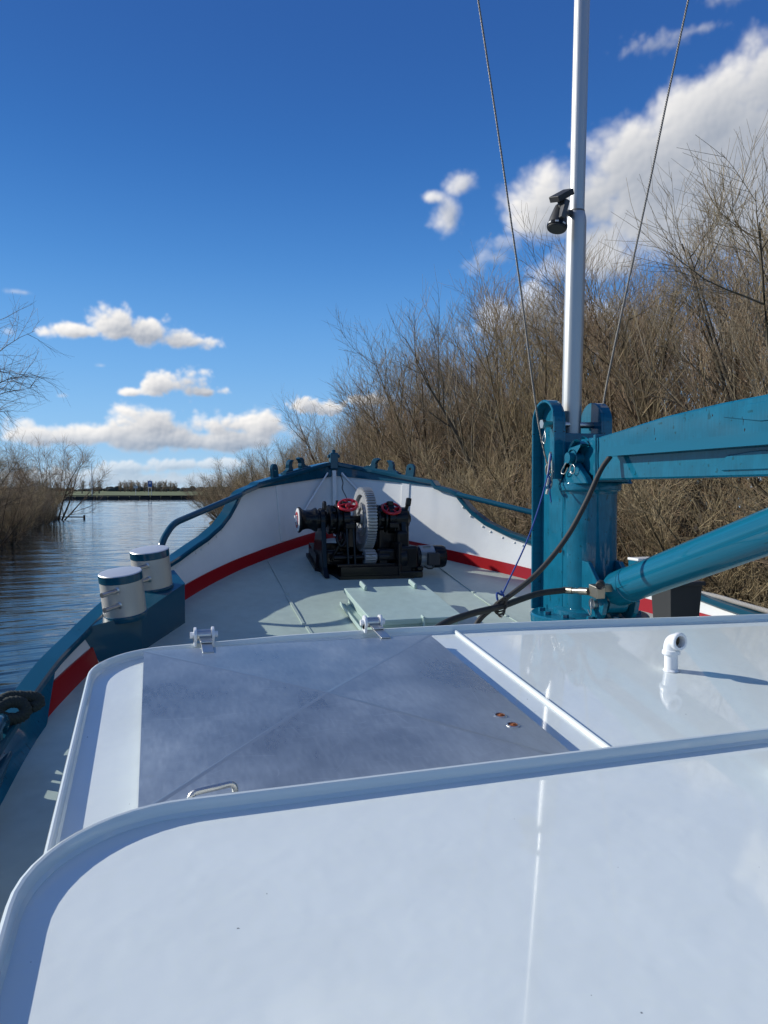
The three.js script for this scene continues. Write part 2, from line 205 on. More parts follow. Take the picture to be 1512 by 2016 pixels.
{
  // hull outside
  const N = outline.length - 1;
  mesh('hull', grid(N, 8, (u, w) => { const i = Math.round(u * N), o = outline[i], y1 = gunAt(o) - 0.03, y = y1 + (-2.75 - y1) * w, k = FLARE + 0.02 - 0.35 * Math.pow(w, 1.6) * (o.f > 4 ? Math.min(1, (o.f - 4) / 4) : 0); return V(o.x + o.nx * k, y, o.f + o.nf * k); }), M.blue, barge);
  const NA = 30;
  const deck = mesh('deck', grid(NA, STEM, (u, w) => { const i = Math.round(w * STEM), a = outline[i], b = outline[outline.length - 1 - i]; const x = a.x + (b.x - a.x) * u, f = a.f + (b.f - a.f) * u; return V(x, deckY(f), f); }, (q) => [q.x, q.z]), M.deck, barge);
  for (const [x, list] of [[1.17, [[4.6, 6.18], [6.22, 7.05], [7.09, 8.3]]], [2.97, [[4.6, 6.1], [6.14, 6.85], [6.9, 8.2]]]]) list.forEach(([f0, f1], k) => { const g = rb(0.028, 0.008, Math.hypot(f1 - f0, deckY(f1) - deckY(f0)), 0.003, 1); const fm = (f0 + f1) / 2; put(g, V(x + (k === 1 ? 0.0 : 0.012), (deckY(f0) + deckY(f1)) / 2 + 0.003, fm), Math.atan2(deckY(f1) - deckY(f0), f1 - f0)); mesh('deck_seam', g, M.deck, deck); });
  // bulwark, bands and cap
  const fore = range(iOf(4.62, -1), iOf(4.62, 1));
  const bul = mesh('bulwark', strip(fore, () => 0, () => 0.99, 0.0), M.bulwark, barge);
  const rh = (h) => (i) => Math.min(0.95, h / (gunY(outline[i].f) - deckY(outline[i].f)));
  mesh('red_waterway_band', strip(range(iOf(6.78, -1), iOf(4.62, 1)), () => -0.01, rh(0.115), 0.014, 0.012), M.red, barge);
  mesh('red_waterway_band', strip(range(iOf(4.5, -1), iOf(5.56, -1)), () => -0.01, rh(0.115), 0.014, 0.012), M.red, barge);
  // teal plate where the bulwark runs down to the side deck
  mesh('bulwark_end_plate', strip(range(iOf(2.2, -1), iOf(4.98, -1)), (i) => Math.max(-0.02, (outline[i].f - 4.55) / 0.44), (i) => 0.99, 0.04, 0.03), M.teal, barge);
  const capL = range(0, N).map((i) => { const q = side(i, 1, 0); q.y += 0.012; return q; });
  mesh('gunwale_cap', sweep(capL, [[-0.075, 0.0], [-0.065, 0.012], [0.045, 0.012], [0.055, 0.0], [0.055, -0.03], [0.045, -0.038], [-0.065, -0.038], [-0.075, -0.03]]), M.blue, barge);
  const bowL = range(iOf(8.35, -1), iOf(8.35, 1));
  mesh('bow_apron', strip(bowL, (i) => { const k = 1 - Math.abs(outline[i].x - CL) / 0.98; return 1 - (0.05 + 0.13 * Math.max(0, k)); }, () => 1.015, 0.02, 0.016), M.blue, barge);
  // gunwale stands up at the stem
  for (const i of [iOf(8.66, -1), iOf(8.66, 1)]) { const a = side(i, 0.15, 0.004), b = side(i, 0.95, 0.004); const g = rb(0.11, a.distanceTo(b), 0.016, 0.006); const o = outline[i]; along(g.rotateY(Math.atan2(o.nx, -o.nf)), a, b); mesh('stiffener', g, M.bulwark, bul); }
  { const a = side(STEM, 0.02, 0.03), b = side(STEM, 0.9, 0.03); mesh('stiffener', along(rb(0.05, a.distanceTo(b), 0.05, 0.008), a, b), M.bulwark, bul); }
  for (const s of [-1, 1]) { const a = side(STEM, 0.86, 0.04).add(new THREE.Vector3(s * 0.09, 0, 0.02)), b = side(STEM + s * 12, 0.42, 0.03); mesh('knee_bar', along(rb(0.05, a.distanceTo(b), 0.02, 0.006), a, b), M.bulwark, bul); }
  // rivets below the dipped gunwale, both sides
  for (const s of [-1, 1]) for (let k = 0; k < 11; k++) { const f = 8.02 - k * 0.095 - (k > 2 ? (k - 2) * 0.02 : 0), i = iOf(f, s), q = side(i, 1, 0); const n = outline[i]; q.y -= 0.075; q.x -= n.nx * 0.012; q.z += n.nf * 0.012; mesh('rivet', put(new THREE.SphereGeometry(0.013, 8, 6), q), M.bulwark, bul); }
  // hand rails over the dips
  for (const s of [-1, 1]) { const X = (x) => CL + s * (CL - x); mesh('hand_rail', bent([V(X(0.86), -0.05, 8.07), V(X(0.16), -0.295, 7.04), V(X(0.055), -0.45, 6.83), V(X(0.03), -0.68, 6.78)], 0.03, 0.11), M.blue, barge); }
  // stem head, lugs and horned fairleads on the bow
  mesh('stem_head', [put(rb(0.10, 0.2, 0.09, 0.012), V(CL + 0.07, 0.36, 9.33)), rod(V(CL - 0.005, 0.42, 9.33), V(CL + 0.145, 0.42, 9.33), 0.022), rod(V(CL + 0.07, 0.44, 9.33), V(CL + 0.07, 0.50, 9.33), 0.028, 0.022)], M.blue, barge);
  for (const s of [-1, 1]) {
    const i = iOf(8.62, s), o = outline[i], q = side(i, 1, 0), turn = Math.atan2(-o.nf, o.nx) + Math.PI / 2;
    const place = (g, i2, dy) => { const o2 = outline[i2], q2 = side(i2, 1, 0); const t = side(i2 + 3, 1, 0).sub(side(i2 - 3, 1, 0)).normalize(); const up = new THREE.Vector3(0, 1, 0), n = t.clone().cross(up).normalize(); up.crossVectors(n, t).normalize(); g.applyMatrix4(new THREE.Matrix4().makeBasis(t, up, n).setPosition(q2.x, q2.y + dy, q2.z)); return g; };
    const lug = new THREE.Shape([...[[-0.055, 0], [0.055, 0], [0.055, 0.09]], ...arcPts(0, 0.09, 0.055, 0, Math.PI, 12)].map((p) => new THREE.Vector2(...p))); const hole = new THREE.Path(); hole.absarc(0, 0.085, 0.018, 0, 2 * Math.PI, true); lug.holes.push(hole);
    mesh('lug', place(new THREE.ExtrudeGeometry(lug, { depth: 0.03, bevelEnabled: true, bevelSize: 0.004, bevelThickness: 0.004, bevelSegments: 1 }).translate(0, 0, -0.015), i, 0.02), M.blue, barge);
    const horn = (flip) => { const pts = [[-0.11, 0], [0.04, 0], [0.045, 0.045], [0.03, 0.085], [0.05, 0.13], [0.085, 0.155], [0.045, 0.165], [-0.005, 0.15], [-0.03, 0.11], [-0.035, 0.06], [-0.06, 0.03], [-0.11, 0.02]].map(([a, b]) => new THREE.Vector2(flip * a, b)); if (flip < 0) pts.reverse(); return new THREE.ExtrudeGeometry(new THREE.Shape(pts), { depth: 0.05, bevelEnabled: true, bevelSize: 0.006, bevelThickness: 0.006, bevelSegments: 2 }).translate(0, 0, -0.025).scale(0.82, 0.8, 0.9); };
    const m = iOf(8.9, s), base = rb(0.5, 0.04, 0.09, 0.01); 
    mesh('horned_fairlead', [place(horn(1).translate(-0.125, 0.01, 0), m, 0.02), place(horn(-1).translate(0.125, 0.01, 0), m, 0.02), place(base, m, 0.02)], M.blue, barge);
  }
  // box that carries the two port bollards
  const A = [[-0.495, 5.5], [-0.09, 5.76], [0.235, 6.42], [0.16, 6.82]], yTop = (x, f) => -0.935 + (f - 5.5) * 0.18 + (x + 0.49) * 0.02;
  const outer = range(iOf(5.5, -1), iOf(6.84, -1), 6).reverse().map((i) => { const q = side(i, 1, -0.03); return [q.x, -q.z]; });
  const poly = [...A, ...outer];
  mesh('bollard_box', prism(poly.map(([x, f]) => V(x, deckY(f) - 0.03, f)), poly.map(([x, f]) => V(x, yTop(x, f), f))), M.blue, barge);
  // fore cabin
  const T6 = Math.tan(D(6)), roofY = (f) => -0.446 + (f - 2.263) * T6;
  const RX0 = -0.155, RX1 = 2 * CL + 0.155;
  const roundPath = (fF, fA, r, bow) => { const p = [[RX0, fA]]; p.push(...arcPts(RX0 + r, fF - r, r, Math.PI, Math.PI / 2, 12)); for (let k = 1; k < 12; k++) { const x = RX0 + r + (RX1 - RX0 - 2 * r) * k / 12; p.push([x, fF + (typeof bow === 'function' ? bow(x) : bow * Math.sin(Math.PI * k / 12))]); } p.push(...arcPts(RX1 - r, fF - r, r, Math.PI / 2, 0, 12)); p.push([RX1, fA]); return p; };
  const foreP = roundPath(2.2, 0.925, 0.2, (x) => 0.035 * Math.exp(-(((x - 0.8) / 0.6) ** 2)) + 0.02 * sstep(0, 0.4, x) - 0.04 * sstep(1.2, 2.2, x)), fy = (x, f) => roofY(f);
  const sheet = (path, yf, m, n) => { const g = new THREE.ShapeGeometry(new THREE.Shape(path.map((p) => new THREE.Vector2(...p)))); const a = g.attributes.position; for (let i = 0; i < a.count; i++) { const q = V(a.getX(i), yf(a.getX(i), a.getY(i)), a.getY(i)); a.setXYZ(i, q.x, q.y, q.z); } g.computeVertexNormals(); return mesh(n, g, m, barge); };
  const rimProf = [[-0.0065, -0.05], [-0.0065, 0.016], [-0.0045, 0.0205], [-0.001, 0.0217], [0.0025, 0.0205], [0.0045, 0.0165], [0.0055, 0.005], [0.0095, 0.0005], [0.0095, -0.05]];
  const rim = (path, yf, n) => mesh(n, sweep(path.map(([x, f]) => V(x, yf(x, f), f)), rimProf, true, true, 0.55), M.roof, barge);
  const walls = (path, yf, dy, n, low) => { const p = [], ix = []; path.forEach(([x, f]) => { const a = V(x, yf(x, f) - dy, f), b = V(x, low(f), f); p.push(a.x, a.y, a.z, b.x, b.y, b.z); }); for (let i = 0; i < path.length - 1; i++) ix.push(2 * i, 2 * i + 1, 2 * i + 2, 2 * i + 1, 2 * i + 3, 2 * i + 2); return mesh(n, crease(geo(p, ix), 0.5), M.white, barge); };
  const foreRoof = sheet(foreP, fy, M.roof, 'fore_roof'); rim(foreP, fy, 'fore_roof_rim'); walls(foreP, fy, 0.03, 'fore_cabin_wall', (f) => deckY(f) - 0.02);
  // half-round bar welded to the fore roof beside the metal cover
  mesh('roof_bar', sweep([V(0.905, roofY(2.262) + 0.002, 2.262), V(0.9, roofY(1.6) + 0.002, 1.6), V(0.896, roofY(0.9) + 0.002, 0.9)], [[-0.0058, -0.004], [-0.0055, 0.003], [-0.0032, 0.0065], [0, 0.0078], [0.0032, 0.0065], [0.0055, 0.003], [0.0058, -0.004]], true, true, 0.9), M.roof, foreRoof);
  // aft cabin, one step higher
  const T5 = Math.tan(D(5)), aftY = (x, f) => -0.452 + (f - 1.2) * T5;
  const aftP = roundPath(1.115, -2.2, 0.2, 0.03);
  const aftRoof = sheet(aftP, aftY, M.roof, 'aft_roof'); rim(aftP, aftY, 'aft_roof_rim'); walls(aftP, aftY, 0.03, 'aft_cabin_wall', (f) => deckY(f) - 0.02);
  { const a = V(1.6, aftY(0, 0.35) + 0.012, 0.35); mesh('roof_platform', put(rb(1.26, 0.045, 1.36, 0.012, 3), a, D(5)), M.roof, aftRoof); }
}

// ---------------------------------------------------------------- fittings on the cabin roofs
const T6 = Math.tan(D(6)), roofY = (f) => -0.446 + (f - 2.263) * T6;
const scratch = (() => { const c = document.createElement('canvas'); c.width = c.height = 1024; const x = c.getContext('2d'), r = rngOf(77), im = x.createImageData(1024, 1024); for (let j = 0; j < 1024; j++) for (let i = 0; i < 1024; i++) { const u = i / 1024, v = j / 1024, n = fbm(u * 4, v * 4, 6, 4, 4), m = fbm(u * 150, v * 40, 2, 150, 40); const k = 205 + 90 * (n - 0.5) + 16 * (m - 0.5), o = (j * 1024 + i) * 4; im.data[o] = im.data[o + 1] = im.data[o + 2] = k; im.data[o + 3] = 255; } x.putImageData(im, 0, 0); for (let k = 0; k < 520; k++) { const px = r() * 1024, py = r() * 1024, l = 8 + r() * r() * 120, a = r() < 0.6 ? r() * 0.5 - 0.25 : r() * 6.3; x.strokeStyle = `rgba(248,248,248,${0.12 + 0.4 * r()})`; x.lineWidth = 0.5 + r(); x.beginPath(); x.moveTo(px, py); x.quadraticCurveTo(px + l * Math.cos(a) * 0.5 + r() * 6, py + l * Math.sin(a) * 0.5 + r() * 6, px + l * Math.cos(a), py + l * Math.sin(a)); x.stroke(); } for (let k = 0; k < 60; k++) { x.fillStyle = `rgba(220,215,200,${0.12 + 0.25 * r()})`; x.beginPath(); x.ellipse(r() * 1024, r() * 1024, 2 + r() * 7, 1 + r() * 4, r() * 3, 0, 7); x.fill(); } const t = new THREE.CanvasTexture(c); t.colorSpace = THREE.SRGBColorSpace; t.wrapS = t.wrapT = THREE.RepeatWrapping; return t; })();
{
  const cover = thing('roof_cover', 'scratched bare aluminium cover plate with crossed creases on the white fore roof', 'cover');
  const x0 = -0.0285, x1 = 0.777, f1 = 2.125, f0 = 1.27, Hc = 0.034;
  const alu = new THREE.MeshStandardMaterial({ color: rgb(0.68, 0.74, 0.75), map: scratch, metalness: 0.72, roughness: 0.55, roughnessMap: scratch, bumpMap: scratch, bumpScale: 0.00015 });
  const yc = (x, f) => { const u = Math.abs((x - x0) / (x1 - x0) * 2 - 1), v = Math.abs((f - f0) / (f1 - f0) * 2 - 1); return 0.014 * (1 - Math.max(u, v)); };
  const cor = [[x0, f0], [x1, f0], [x1, f1], [x0, f1]], mid = [(x0 + x1) / 2, (f0 + f1) / 2], pos = [], uv = [];
  for (let k = 0; k < 4; k++) { const a = cor[k], b = cor[(k + 1) % 4]; for (const [x, f] of [a, b, mid]) { const q = V(x, roofY(f) + Hc + yc(x, f), f); pos.push(q.x, q.y, q.z); uv.push(x, f); } }
  for (let k = 0; k < 4; k++) { const a = cor[k], b = cor[(k + 1) % 4]; const P = [[a, Hc], [a, 0.004], [b, 0.004], [a, Hc], [b, 0.004], [b, Hc]]; for (const [[x, f], h] of P) { const q = V(x, roofY(f) + h, f); pos.push(q.x, q.y, q.z); uv.push(x, f); } }
  const g = new THREE.BufferGeometry(); g.setAttribute('position', new THREE.Float32BufferAttribute(pos, 3)); g.setAttribute('uv', new THREE.Float32BufferAttribute(uv, 2)); g.computeVertexNormals(); mesh('plate', g, alu, cover);
  // raised crease lines along the folds
  const fold = (a, b) => { const q = (p, h) => V(p[0], roofY(p[1]) + Hc + h, p[1]); return sweep([q(a, 0.0), q(b, 0.0138)], [[-0.009, -0.001], [-0.003, 0.0005], [0.003, 0.0005], [0.009, -0.001]], true, true); };
  for (const c of cor) mesh('crease', fold(c, mid), alu, cover);
  for (const [x, f] of [[0.132, 2.205], [0.635, 2.245]]) {
    const h = new THREE.Group(); h.name = 'hinge'; cover.add(h); const y = roofY(f) + 0.028;
    for (const s of [-1, 1]) mesh('hinge_cheek', [lathe(V(x + s * 0.024 - 0.004, y + 0.018, f), new THREE.Vector3(1, 0, 0), [[0.001, 0], [0.021, 0], [0.022, 0.002], [0.022, 0.006], [0.021, 0.008], [0.001, 0.008]], 20), put(rb(0.008, 0.03, 0.03, 0.002), V(x + s * 0.024, y + 0.002, f)), rod(V(x + s * 0.024, y + 0.018, f), V(x + s * 0.038, y + 0.018, f), 0.009)], M.plastic, h);
    mesh('hinge_knuckle', rod(V(x - 0.019, y + 0.018, f), V(x + 0.019, y + 0.018, f), 0.0155), M.steel, h);
    mesh('hinge_leaf', put(rb(0.034, 0.006, 0.06, 0.002), V(x + 0.003, y + 0.009, f - 0.032), D(2)), M.steel, h); mesh('hinge_strap', put(rb(0.03, 0.005, 0.1, 0.002), V(x + 0.003, roofY(f - 0.085) + 0.0365, f - 0.085), D(6)), M.steel, h);
  }
  { const yb = (f) => roofY(f) + Hc + 0.004; mesh('lift_handle', bent([V(0.052, yb(1.285), 1.285), V(0.052, yb(1.285) + 0.014, 1.285), V(0.128, yb(1.305) + 0.014, 1.305), V(0.128, yb(1.305), 1.305)], 0.0055, 0.014), M.steel, cover); }
  for (const [x, f] of [[0.716, 1.513], [0.72, 1.46]]) { const y = roofY(f) + Hc + yc(x, f); const n = new THREE.Vector3(0, Math.cos(D(6)), Math.sin(D(6)));
    const r = mesh('fastener_ring', lathe(V(x, y - 0.002, f), n, [[0.0105, 0], [0.0105, 0.004], [0.0125, 0.0045], [0.0145, 0.003], [0.015, 0]], 24), M.steel, cover); tag(r, 'pale washer ring round a rusty fastener');
    const u = mesh('rusty_fastener', [lathe(V(x, y - 0.001, f), n, [[0.0005, 0.0015], [0.0105, 0.0015], [0.0106, 0]], 20), rod(V(x + 0.002, y, f), V(x + 0.002, y + 0.0035, f), 0.004, 0.004, 6)], M.rust, cover); tag(u, 'rusty brown fastener head'); }
}
{
  const vent = thing('vent_pipe', 'small white elbow vent pipe on the glossy fore roof', 'vent pipe');
  const x = 1.36, f = 1.789, y = roofY(f);
  mesh('stem', [rod(V(x, y - 0.004, f), V(x, y + 0.05, f), 0.018, 0.018, 24), lathe(V(x, y - 0.001, f), new THREE.Vector3(0, 1, 0), [[0.024, 0], [0.021, 0.003], [0.018, 0.006]], 24)], M.plastic, vent);
  const c = new THREE.CatmullRomCurve3([V(x, y + 0.05, f), V(x, y + 0.066, f), V(x + 0.001, y + 0.077, f - 0.004), V(x + 0.002, y + 0.0835, f - 0.013), V(x + 0.003, y + 0.085, f - 0.028)]);
  const outerT = new THREE.TubeGeometry(c, 16, 0.0205, 24), inner = new THREE.TubeGeometry(c, 16, 0.0158, 24);
  const d = new THREE.Vector3(0.08, 0.02, 1).normalize();
  mesh('elbow', [outerT, lathe(V(x, y + 0.044, f), new THREE.Vector3(0, 1, 0), [[0.018, 0], [0.0235, 0.001], [0.0245, 0.004], [0.0235, 0.012], [0.0205, 0.014]], 24), lathe(V(x + 0.002, y + 0.0845, f - 0.02), d, [[0.0205, 0], [0.024, 0.002], [0.0245, 0.006], [0.024, 0.013], [0.0225, 0.015], [0.0165, 0.015], [0.0158, 0.013], [0.0156, -0.006]], 24)], M.plastic, vent);
  mesh('bore', inner, std(rgb(0.25, 0.21, 0.15), 0.9), vent);
}
// ---------------------------------------------------------------- bollards on the port box
{
  const brushed = new THREE.MeshStandardMaterial({ color: rgb(0.50, 0.485, 0.46), metalness: 0.75, roughness: 0.85, roughnessMap: scratch, bumpMap: scratch, bumpScale: 0.0002 });
  const capM = std(rgb(0.62, 0.63, 0.64), 0.42, 0.5);
  for (const [x, y, f, label] of [[-0.20, -0.882, 5.78, 'nearer brushed steel bollard with blue band and two pins on the port box'], [-0.005, -0.772, 6.38, 'farther brushed steel bollard with blue band and two pins beside the hand rail']]) {
    const b = thing('bollard', label, 'bollard', 'steel bollards on the port side');
    const ax = new THREE.Vector3(-0.10, 1, 0.13).normalize(), o = V(x, y - 0.03, f), R = 0.148;
    mesh('barrel', lathe(o, ax, [[R, 0], [R, 0.28], [R - 0.001, 0.281], [R - 0.03, 0.281]], 48), brushed, b);
    mesh('weld_bead', lathe(o, ax, [[R, 0.0], [R + 0.008, 0.03], [R + 0.006, 0.04], [R, 0.045]], 48), M.blue, b);
    mesh('blue_band', lathe(o, ax, [[R + 0.0005, 0.279], [R + 0.002, 0.281], [R + 0.002, 0.333], [R - 0.001, 0.335]], 48), M.blue, b);
    mesh('cap', lathe(o, ax, [[R + 0.001, 0.334], [R - 0.004, 0.34], [R * 0.6, 0.344], [0.0005, 0.346]], 48), capM, b);
    const out = new THREE.Vector3(-0.12, 0, 1).normalize();
    for (const [h, a] of [[0.22, -0.05], [0.115, -0.03]]) { const s = o.clone().addScaledVector(ax, h).addScaledVector(out.clone().applyAxisAngle(new THREE.Vector3(0, 1, 0), a), R - 0.012), d = out.clone().applyAxisAngle(new THREE.Vector3(0, 1, 0), a - 0.55); d.y = -0.12; d.normalize(); mesh('pin', [rod(s, s.clone().addScaledVector(d, 0.15), 0.0175), lathe(s.clone().addScaledVector(d, 0.01), d, [[0.028, 0], [0.022, 0.006], [0.0155, 0.009]], 16)], M.steel, b); }
  }
}
// ---------------------------------------------------------------- hatch on the fore deck
{
  const h = thing('deck_hatch', 'pale green square steel hatch with raised lid on the fore deck', 'hatch');
  const S = 9, t = Math.tan(D(S)), y0 = -0.954, yl = (f) => y0 + (f - 6.22) * t;
  const box = (x0, x1, f0, f1, lo, hi, r = 0.006) => put(rb(x1 - x0, hi - lo, (f1 - f0) / Math.cos(D(S)), r), V((x0 + x1) / 2, yl((f0 + f1) / 2) + (lo + hi) / 2, (f0 + f1) / 2), D(S));
  mesh('coaming', box(1.66, 2.37, 5.82, 6.68, -0.24, -0.04), M.hatch, h);
  mesh('lid', box(1.628, 2.405, 5.775, 6.70, -0.045, 0.0, 0.008), M.hatch, h);
  for (const x of [1.80, 2.27]) mesh('hinge_lug', [box(x - 0.014, x + 0.014, 6.58, 6.76, -0.0, 0.045, 0.012)], M.hatch, h);
  mesh('side_rail', [box(1.575, 1.66, 5.8, 6.62, -0.13, -0.112), box(1.57, 1.585, 5.8, 6.62, -0.13, -0.095)], M.hatch, h);
  mesh('latch', [rod(V(2.055, yl(5.76) - 0.12, 5.755), V(2.055, yl(5.76) + 0.012, 5.755), 0.011), rod(V(2.055, yl(5.76) + 0.006, 5.755), V(2.055, yl(5.8) + 0.012, 5.8), 0.012)], M.hatch, h);
  mesh('threshold_strip', box(1.56, 2.5, 5.68, 5.75, -0.135, -0.115), M.hatch, h);
}
// ---------------------------------------------------------------- anchor winch
{
  const w = thing('anchor_winch', 'black anchor winch with large grey gear and two red handwheels on the bow', 'winch');
  const F = 7.85, Y = -0.307, X1 = new THREE.Vector3(1, 0, 0), sh = (x, dy = 0, df = 0) => V(x, Y + dy, F + df);
  const skirt = (poly, h, low = -0.01) => prism(poly.map(([x, f]) => V(x, deckY(f) + low, f)), poly.map(([x, f]) => V(x, (typeof h === 'function' ? h(x, f) : deckY(f) + h), f)));
  mesh('bed_frame', [skirt([[1.60, 7.86], [1.74, 7.70], [1.78, 7.5], [2.56, 7.47], [2.60, 8.3], [1.62, 8.45]], 0.035), skirt([[1.80, 7.52], [2.54, 7.5], [2.54, 7.58], [1.80, 7.6]], 0.12), skirt([[1.62, 7.9], [1.70, 7.82], [1.72, 8.4], [1.64, 8.4]], 0.16), skirt([[2.46, 7.6], [2.56, 7.6], [2.56, 8.25], [2.46, 8.25]], 0.16)], M.black, w);
  // side frames that carry the main shaft
  const frame = (x, th) => { const lo = deckY(F - 0.25), lf = deckY(F + 0.4); return plateX([[F - 0.3, lo], [F + 0.45, lf], [F + 0.3, lf + 0.1], [F + 0.12, Y - 0.02], ...arcPts(F, Y, 0.12, 0, Math.PI, 12), [F - 0.12, Y - 0.02], [F - 0.2, lo + 0.1]], x, th, 0.006); };
  mesh('side_frame', [frame(1.665, 0.05), lathe(sh(1.62), X1, [[0.001, 0], [0.085, 0], [0.09, 0.02], [0.09, 0.09], [0.085, 0.1], [0.001, 0.1]])], M.black, w);
  mesh('side_frame', [frame(2.53, 0.06), lathe(sh(2.44), X1, [[0.001, 0], [0.12, 0], [0.125, 0.02], [0.125, 0.14], [0.10, 0.17], [0.001, 0.17]]), put(rb(0.14, 0.42, 0.2, 0.02), sh(2.53, -0.22))], M.black, w);
  mesh('main_shaft', rod(sh(1.42), sh(2.64), 0.04), M.black, w);
  { const wd = mesh('warping_drum', lathe(sh(1.42), X1, [[0.001, 0.0], [0.128, 0.0], [0.134, 0.006], [0.134, 0.018], [0.128, 0.026], [0.106, 0.05], [0.096, 0.08], [0.095, 0.11], [0.102, 0.14], [0.118, 0.165], [0.124, 0.175], [0.124, 0.19], [0.04, 0.19]], 40), M.black, w);
    mesh('drum_end_disc', lathe(sh(1.418), X1, [[0.0005, -0.006], [0.10, -0.006], [0.12, -0.003], [0.122, 0.003]], 40), M.white, wd);
    mesh('drum_hub', [lathe(sh(1.418), X1, [[0.0005, -0.03], [0.022, -0.028], [0.028, -0.006]], 20), put(rb(0.03, 0.03, 0.05, 0.006), sh(1.40, 0.03, 0))], M.white, wd);
    mesh('drum_marking', lathe(sh(1.416, -0.0), X1, [[0.055, -0.0075], [0.085, -0.0073]], 40), M.red, wd); }
  // port and starboard brake drums with their bands and chain wheels
  const drum = (x0, k) => { const g = []; const p = [[0.04, 0], [0.15, 0], [0.155, 0.01], [0.155, 0.02], [0.12, 0.03], [0.115, 0.055], [0.125, 0.07], [0.16, 0.08], [0.165, 0.095], [0.13, 0.105], [0.13, 0.15], [0.168, 0.16], [0.17, 0.175], [0.04, 0.18]]; g.push(lathe(sh(x0), X1, p, 40)); for (let a = 0; a < 8; a++) { const t = a / 8 * 2 * Math.PI; g.push(put(rb(0.05, 0.05, 0.045, 0.012), sh(x0 + 0.045, Math.sin(t) * 0.125, Math.cos(t) * 0.125), t)); } return g; };
  mesh('chain_wheel', drum(1.735, 0), M.black, w); mesh('chain_wheel', drum(2.25, 1), M.black, w);
  for (const x of [1.905, 2.40]) { const b = mesh('brake_band', [lathe(sh(x - 0.03), X1, [[0.158, 0], [0.17, 0], [0.17, 0.06], [0.158, 0.06], [0.158, 0]], 48), put(rb(0.06, 0.05, 0.07, 0.01), sh(x, 0.165, -0.05))], M.black, w); }
  for (const x of [1.89, 1.96]) mesh('brake_strut', [rod(sh(x, -0.05, -0.2), sh(x + 0.005, -0.53, -0.28), 0.012)], M.black, w);
  for (const x of [1.925, 2.395]) mesh('brake_strut', put(rb(0.1, 0.055, 0.05, 0.01), sh(x, -0.06, -0.2)), M.black, w);
  // clutch levers and pawls
  mesh('pawl_rod', rod(sh(1.83, 0.1), sh(1.835, 0.2), 0.014), M.black, w);
  mesh('clutch_lever', [plateX([[F - 0.04, Y + 0.1], [F + 0.05, Y + 0.1], [F + 0.045, Y + 0.15], ...arcPts(F, Y + 0.15, 0.045, 0, Math.PI, 8)], 1.70, 0.03, 0.005, [[F, Y + 0.15, 0.012]])], M.black, w);
  mesh('clutch_lever', [rod(sh(2.565, 0.02, -0.02), sh(2.60, 0.16, -0.05), 0.022, 0.02), put(rb(0.055, 0.09, 0.05, 0.015), sh(2.605, 0.18, -0.055), 0, 0, -0.15)], M.black, w);
  // the big gear and its pinion
  const gearShape = (R, teeth, dep, hole) => { const s = new THREE.Shape(); for (let i = 0; i < teeth; i++) { const a = i / teeth * 2 * Math.PI, p = 2 * Math.PI / teeth; const pt = (k, r) => [r * Math.cos(a + k * p), r * Math.sin(a + k * p)]; const q = [pt(-0.27, R - dep), pt(-0.15, R), pt(0.15, R), pt(0.27, R - dep)]; q.forEach((c, j) => (i || j ? s.lineTo(...c) : s.moveTo(...c))); } s.closePath(); const h = new THREE.Path(); h.absarc(0, 0, hole, 0, 2 * Math.PI, true); s.holes.push(h); return s; };
  const toX = (g, x, dy = 0, df = 0) => { g.rotateY(Math.PI / 2); const q = sh(x, dy, df); g.translate(q.x, q.y, q.z); return g; };
  const gm = M.greyPaint;
  { const ring = toX(new THREE.ExtrudeGeometry(gearShape(0.338, 64, 0.028, 0.262), { depth: 0.095, bevelEnabled: true, bevelSize: 0.002, bevelThickness: 0.002, bevelSegments: 1, curveSegments: 48 }), 2.085);
    const gear = mesh('main_gear', crease(ring, 0.5), gm, w);
    mesh('gear_web', [lathe(sh(2.12), X1, [[0.265, 0], [0.25, -0.004], [0.175, -0.004], [0.165, -0.03], [0.12, -0.03], [0.112, -0.012], [0.06, -0.012], [0.055, -0.04], [0.03, -0.04]], 56), lathe(sh(2.14), X1, [[0.265, 0.0], [0.04, 0.0]], 48)], gm, gear);
    for (let a = 0; a < 12; a++) { const t = a / 12 * 2 * Math.PI; mesh('gear_lug', put(rb(0.02, 0.05, 0.055, 0.004), sh(2.093, Math.sin(t) * 0.15, Math.cos(t) * 0.15), Math.PI / 2 - t + Math.PI / 2), gm, gear); } }
  const pin = { dy: -0.385, df: -0.2 };
  mesh('pinion', [crease(toX(new THREE.ExtrudeGeometry(gearShape(0.078, 15, 0.026, 0.02), { depth: 0.11, bevelEnabled: true, bevelSize: 0.002, bevelThickness: 0.002, bevelSegments: 1 }), 2.075, pin.dy, pin.df), 0.5), lathe(sh(2.185, pin.dy, pin.df), X1, [[0.001, 0.025], [0.045, 0.022], [0.05, 0.0]], 24)], gm, w);
  mesh('pinion_shaft', rod(sh(1.75, pin.dy, pin.df), sh(2.42, pin.dy, pin.df), 0.026), M.black, w);
  mesh('pinion_bearing', [put(rb(0.1, 0.2, 0.12, 0.02), sh(2.27, pin.dy - 0.02, pin.df)), put(rb(0.14, 0.13, 0.16, 0.03), sh(2.34, pin.dy + 0.02, pin.df + 0.02)), lathe(sh(2.21, pin.dy, pin.df), X1, [[0.001, 0], [0.06, 0], [0.07, 0.01], [0.07, 0.12], [0.06, 0.13]], 28)], M.black, w);
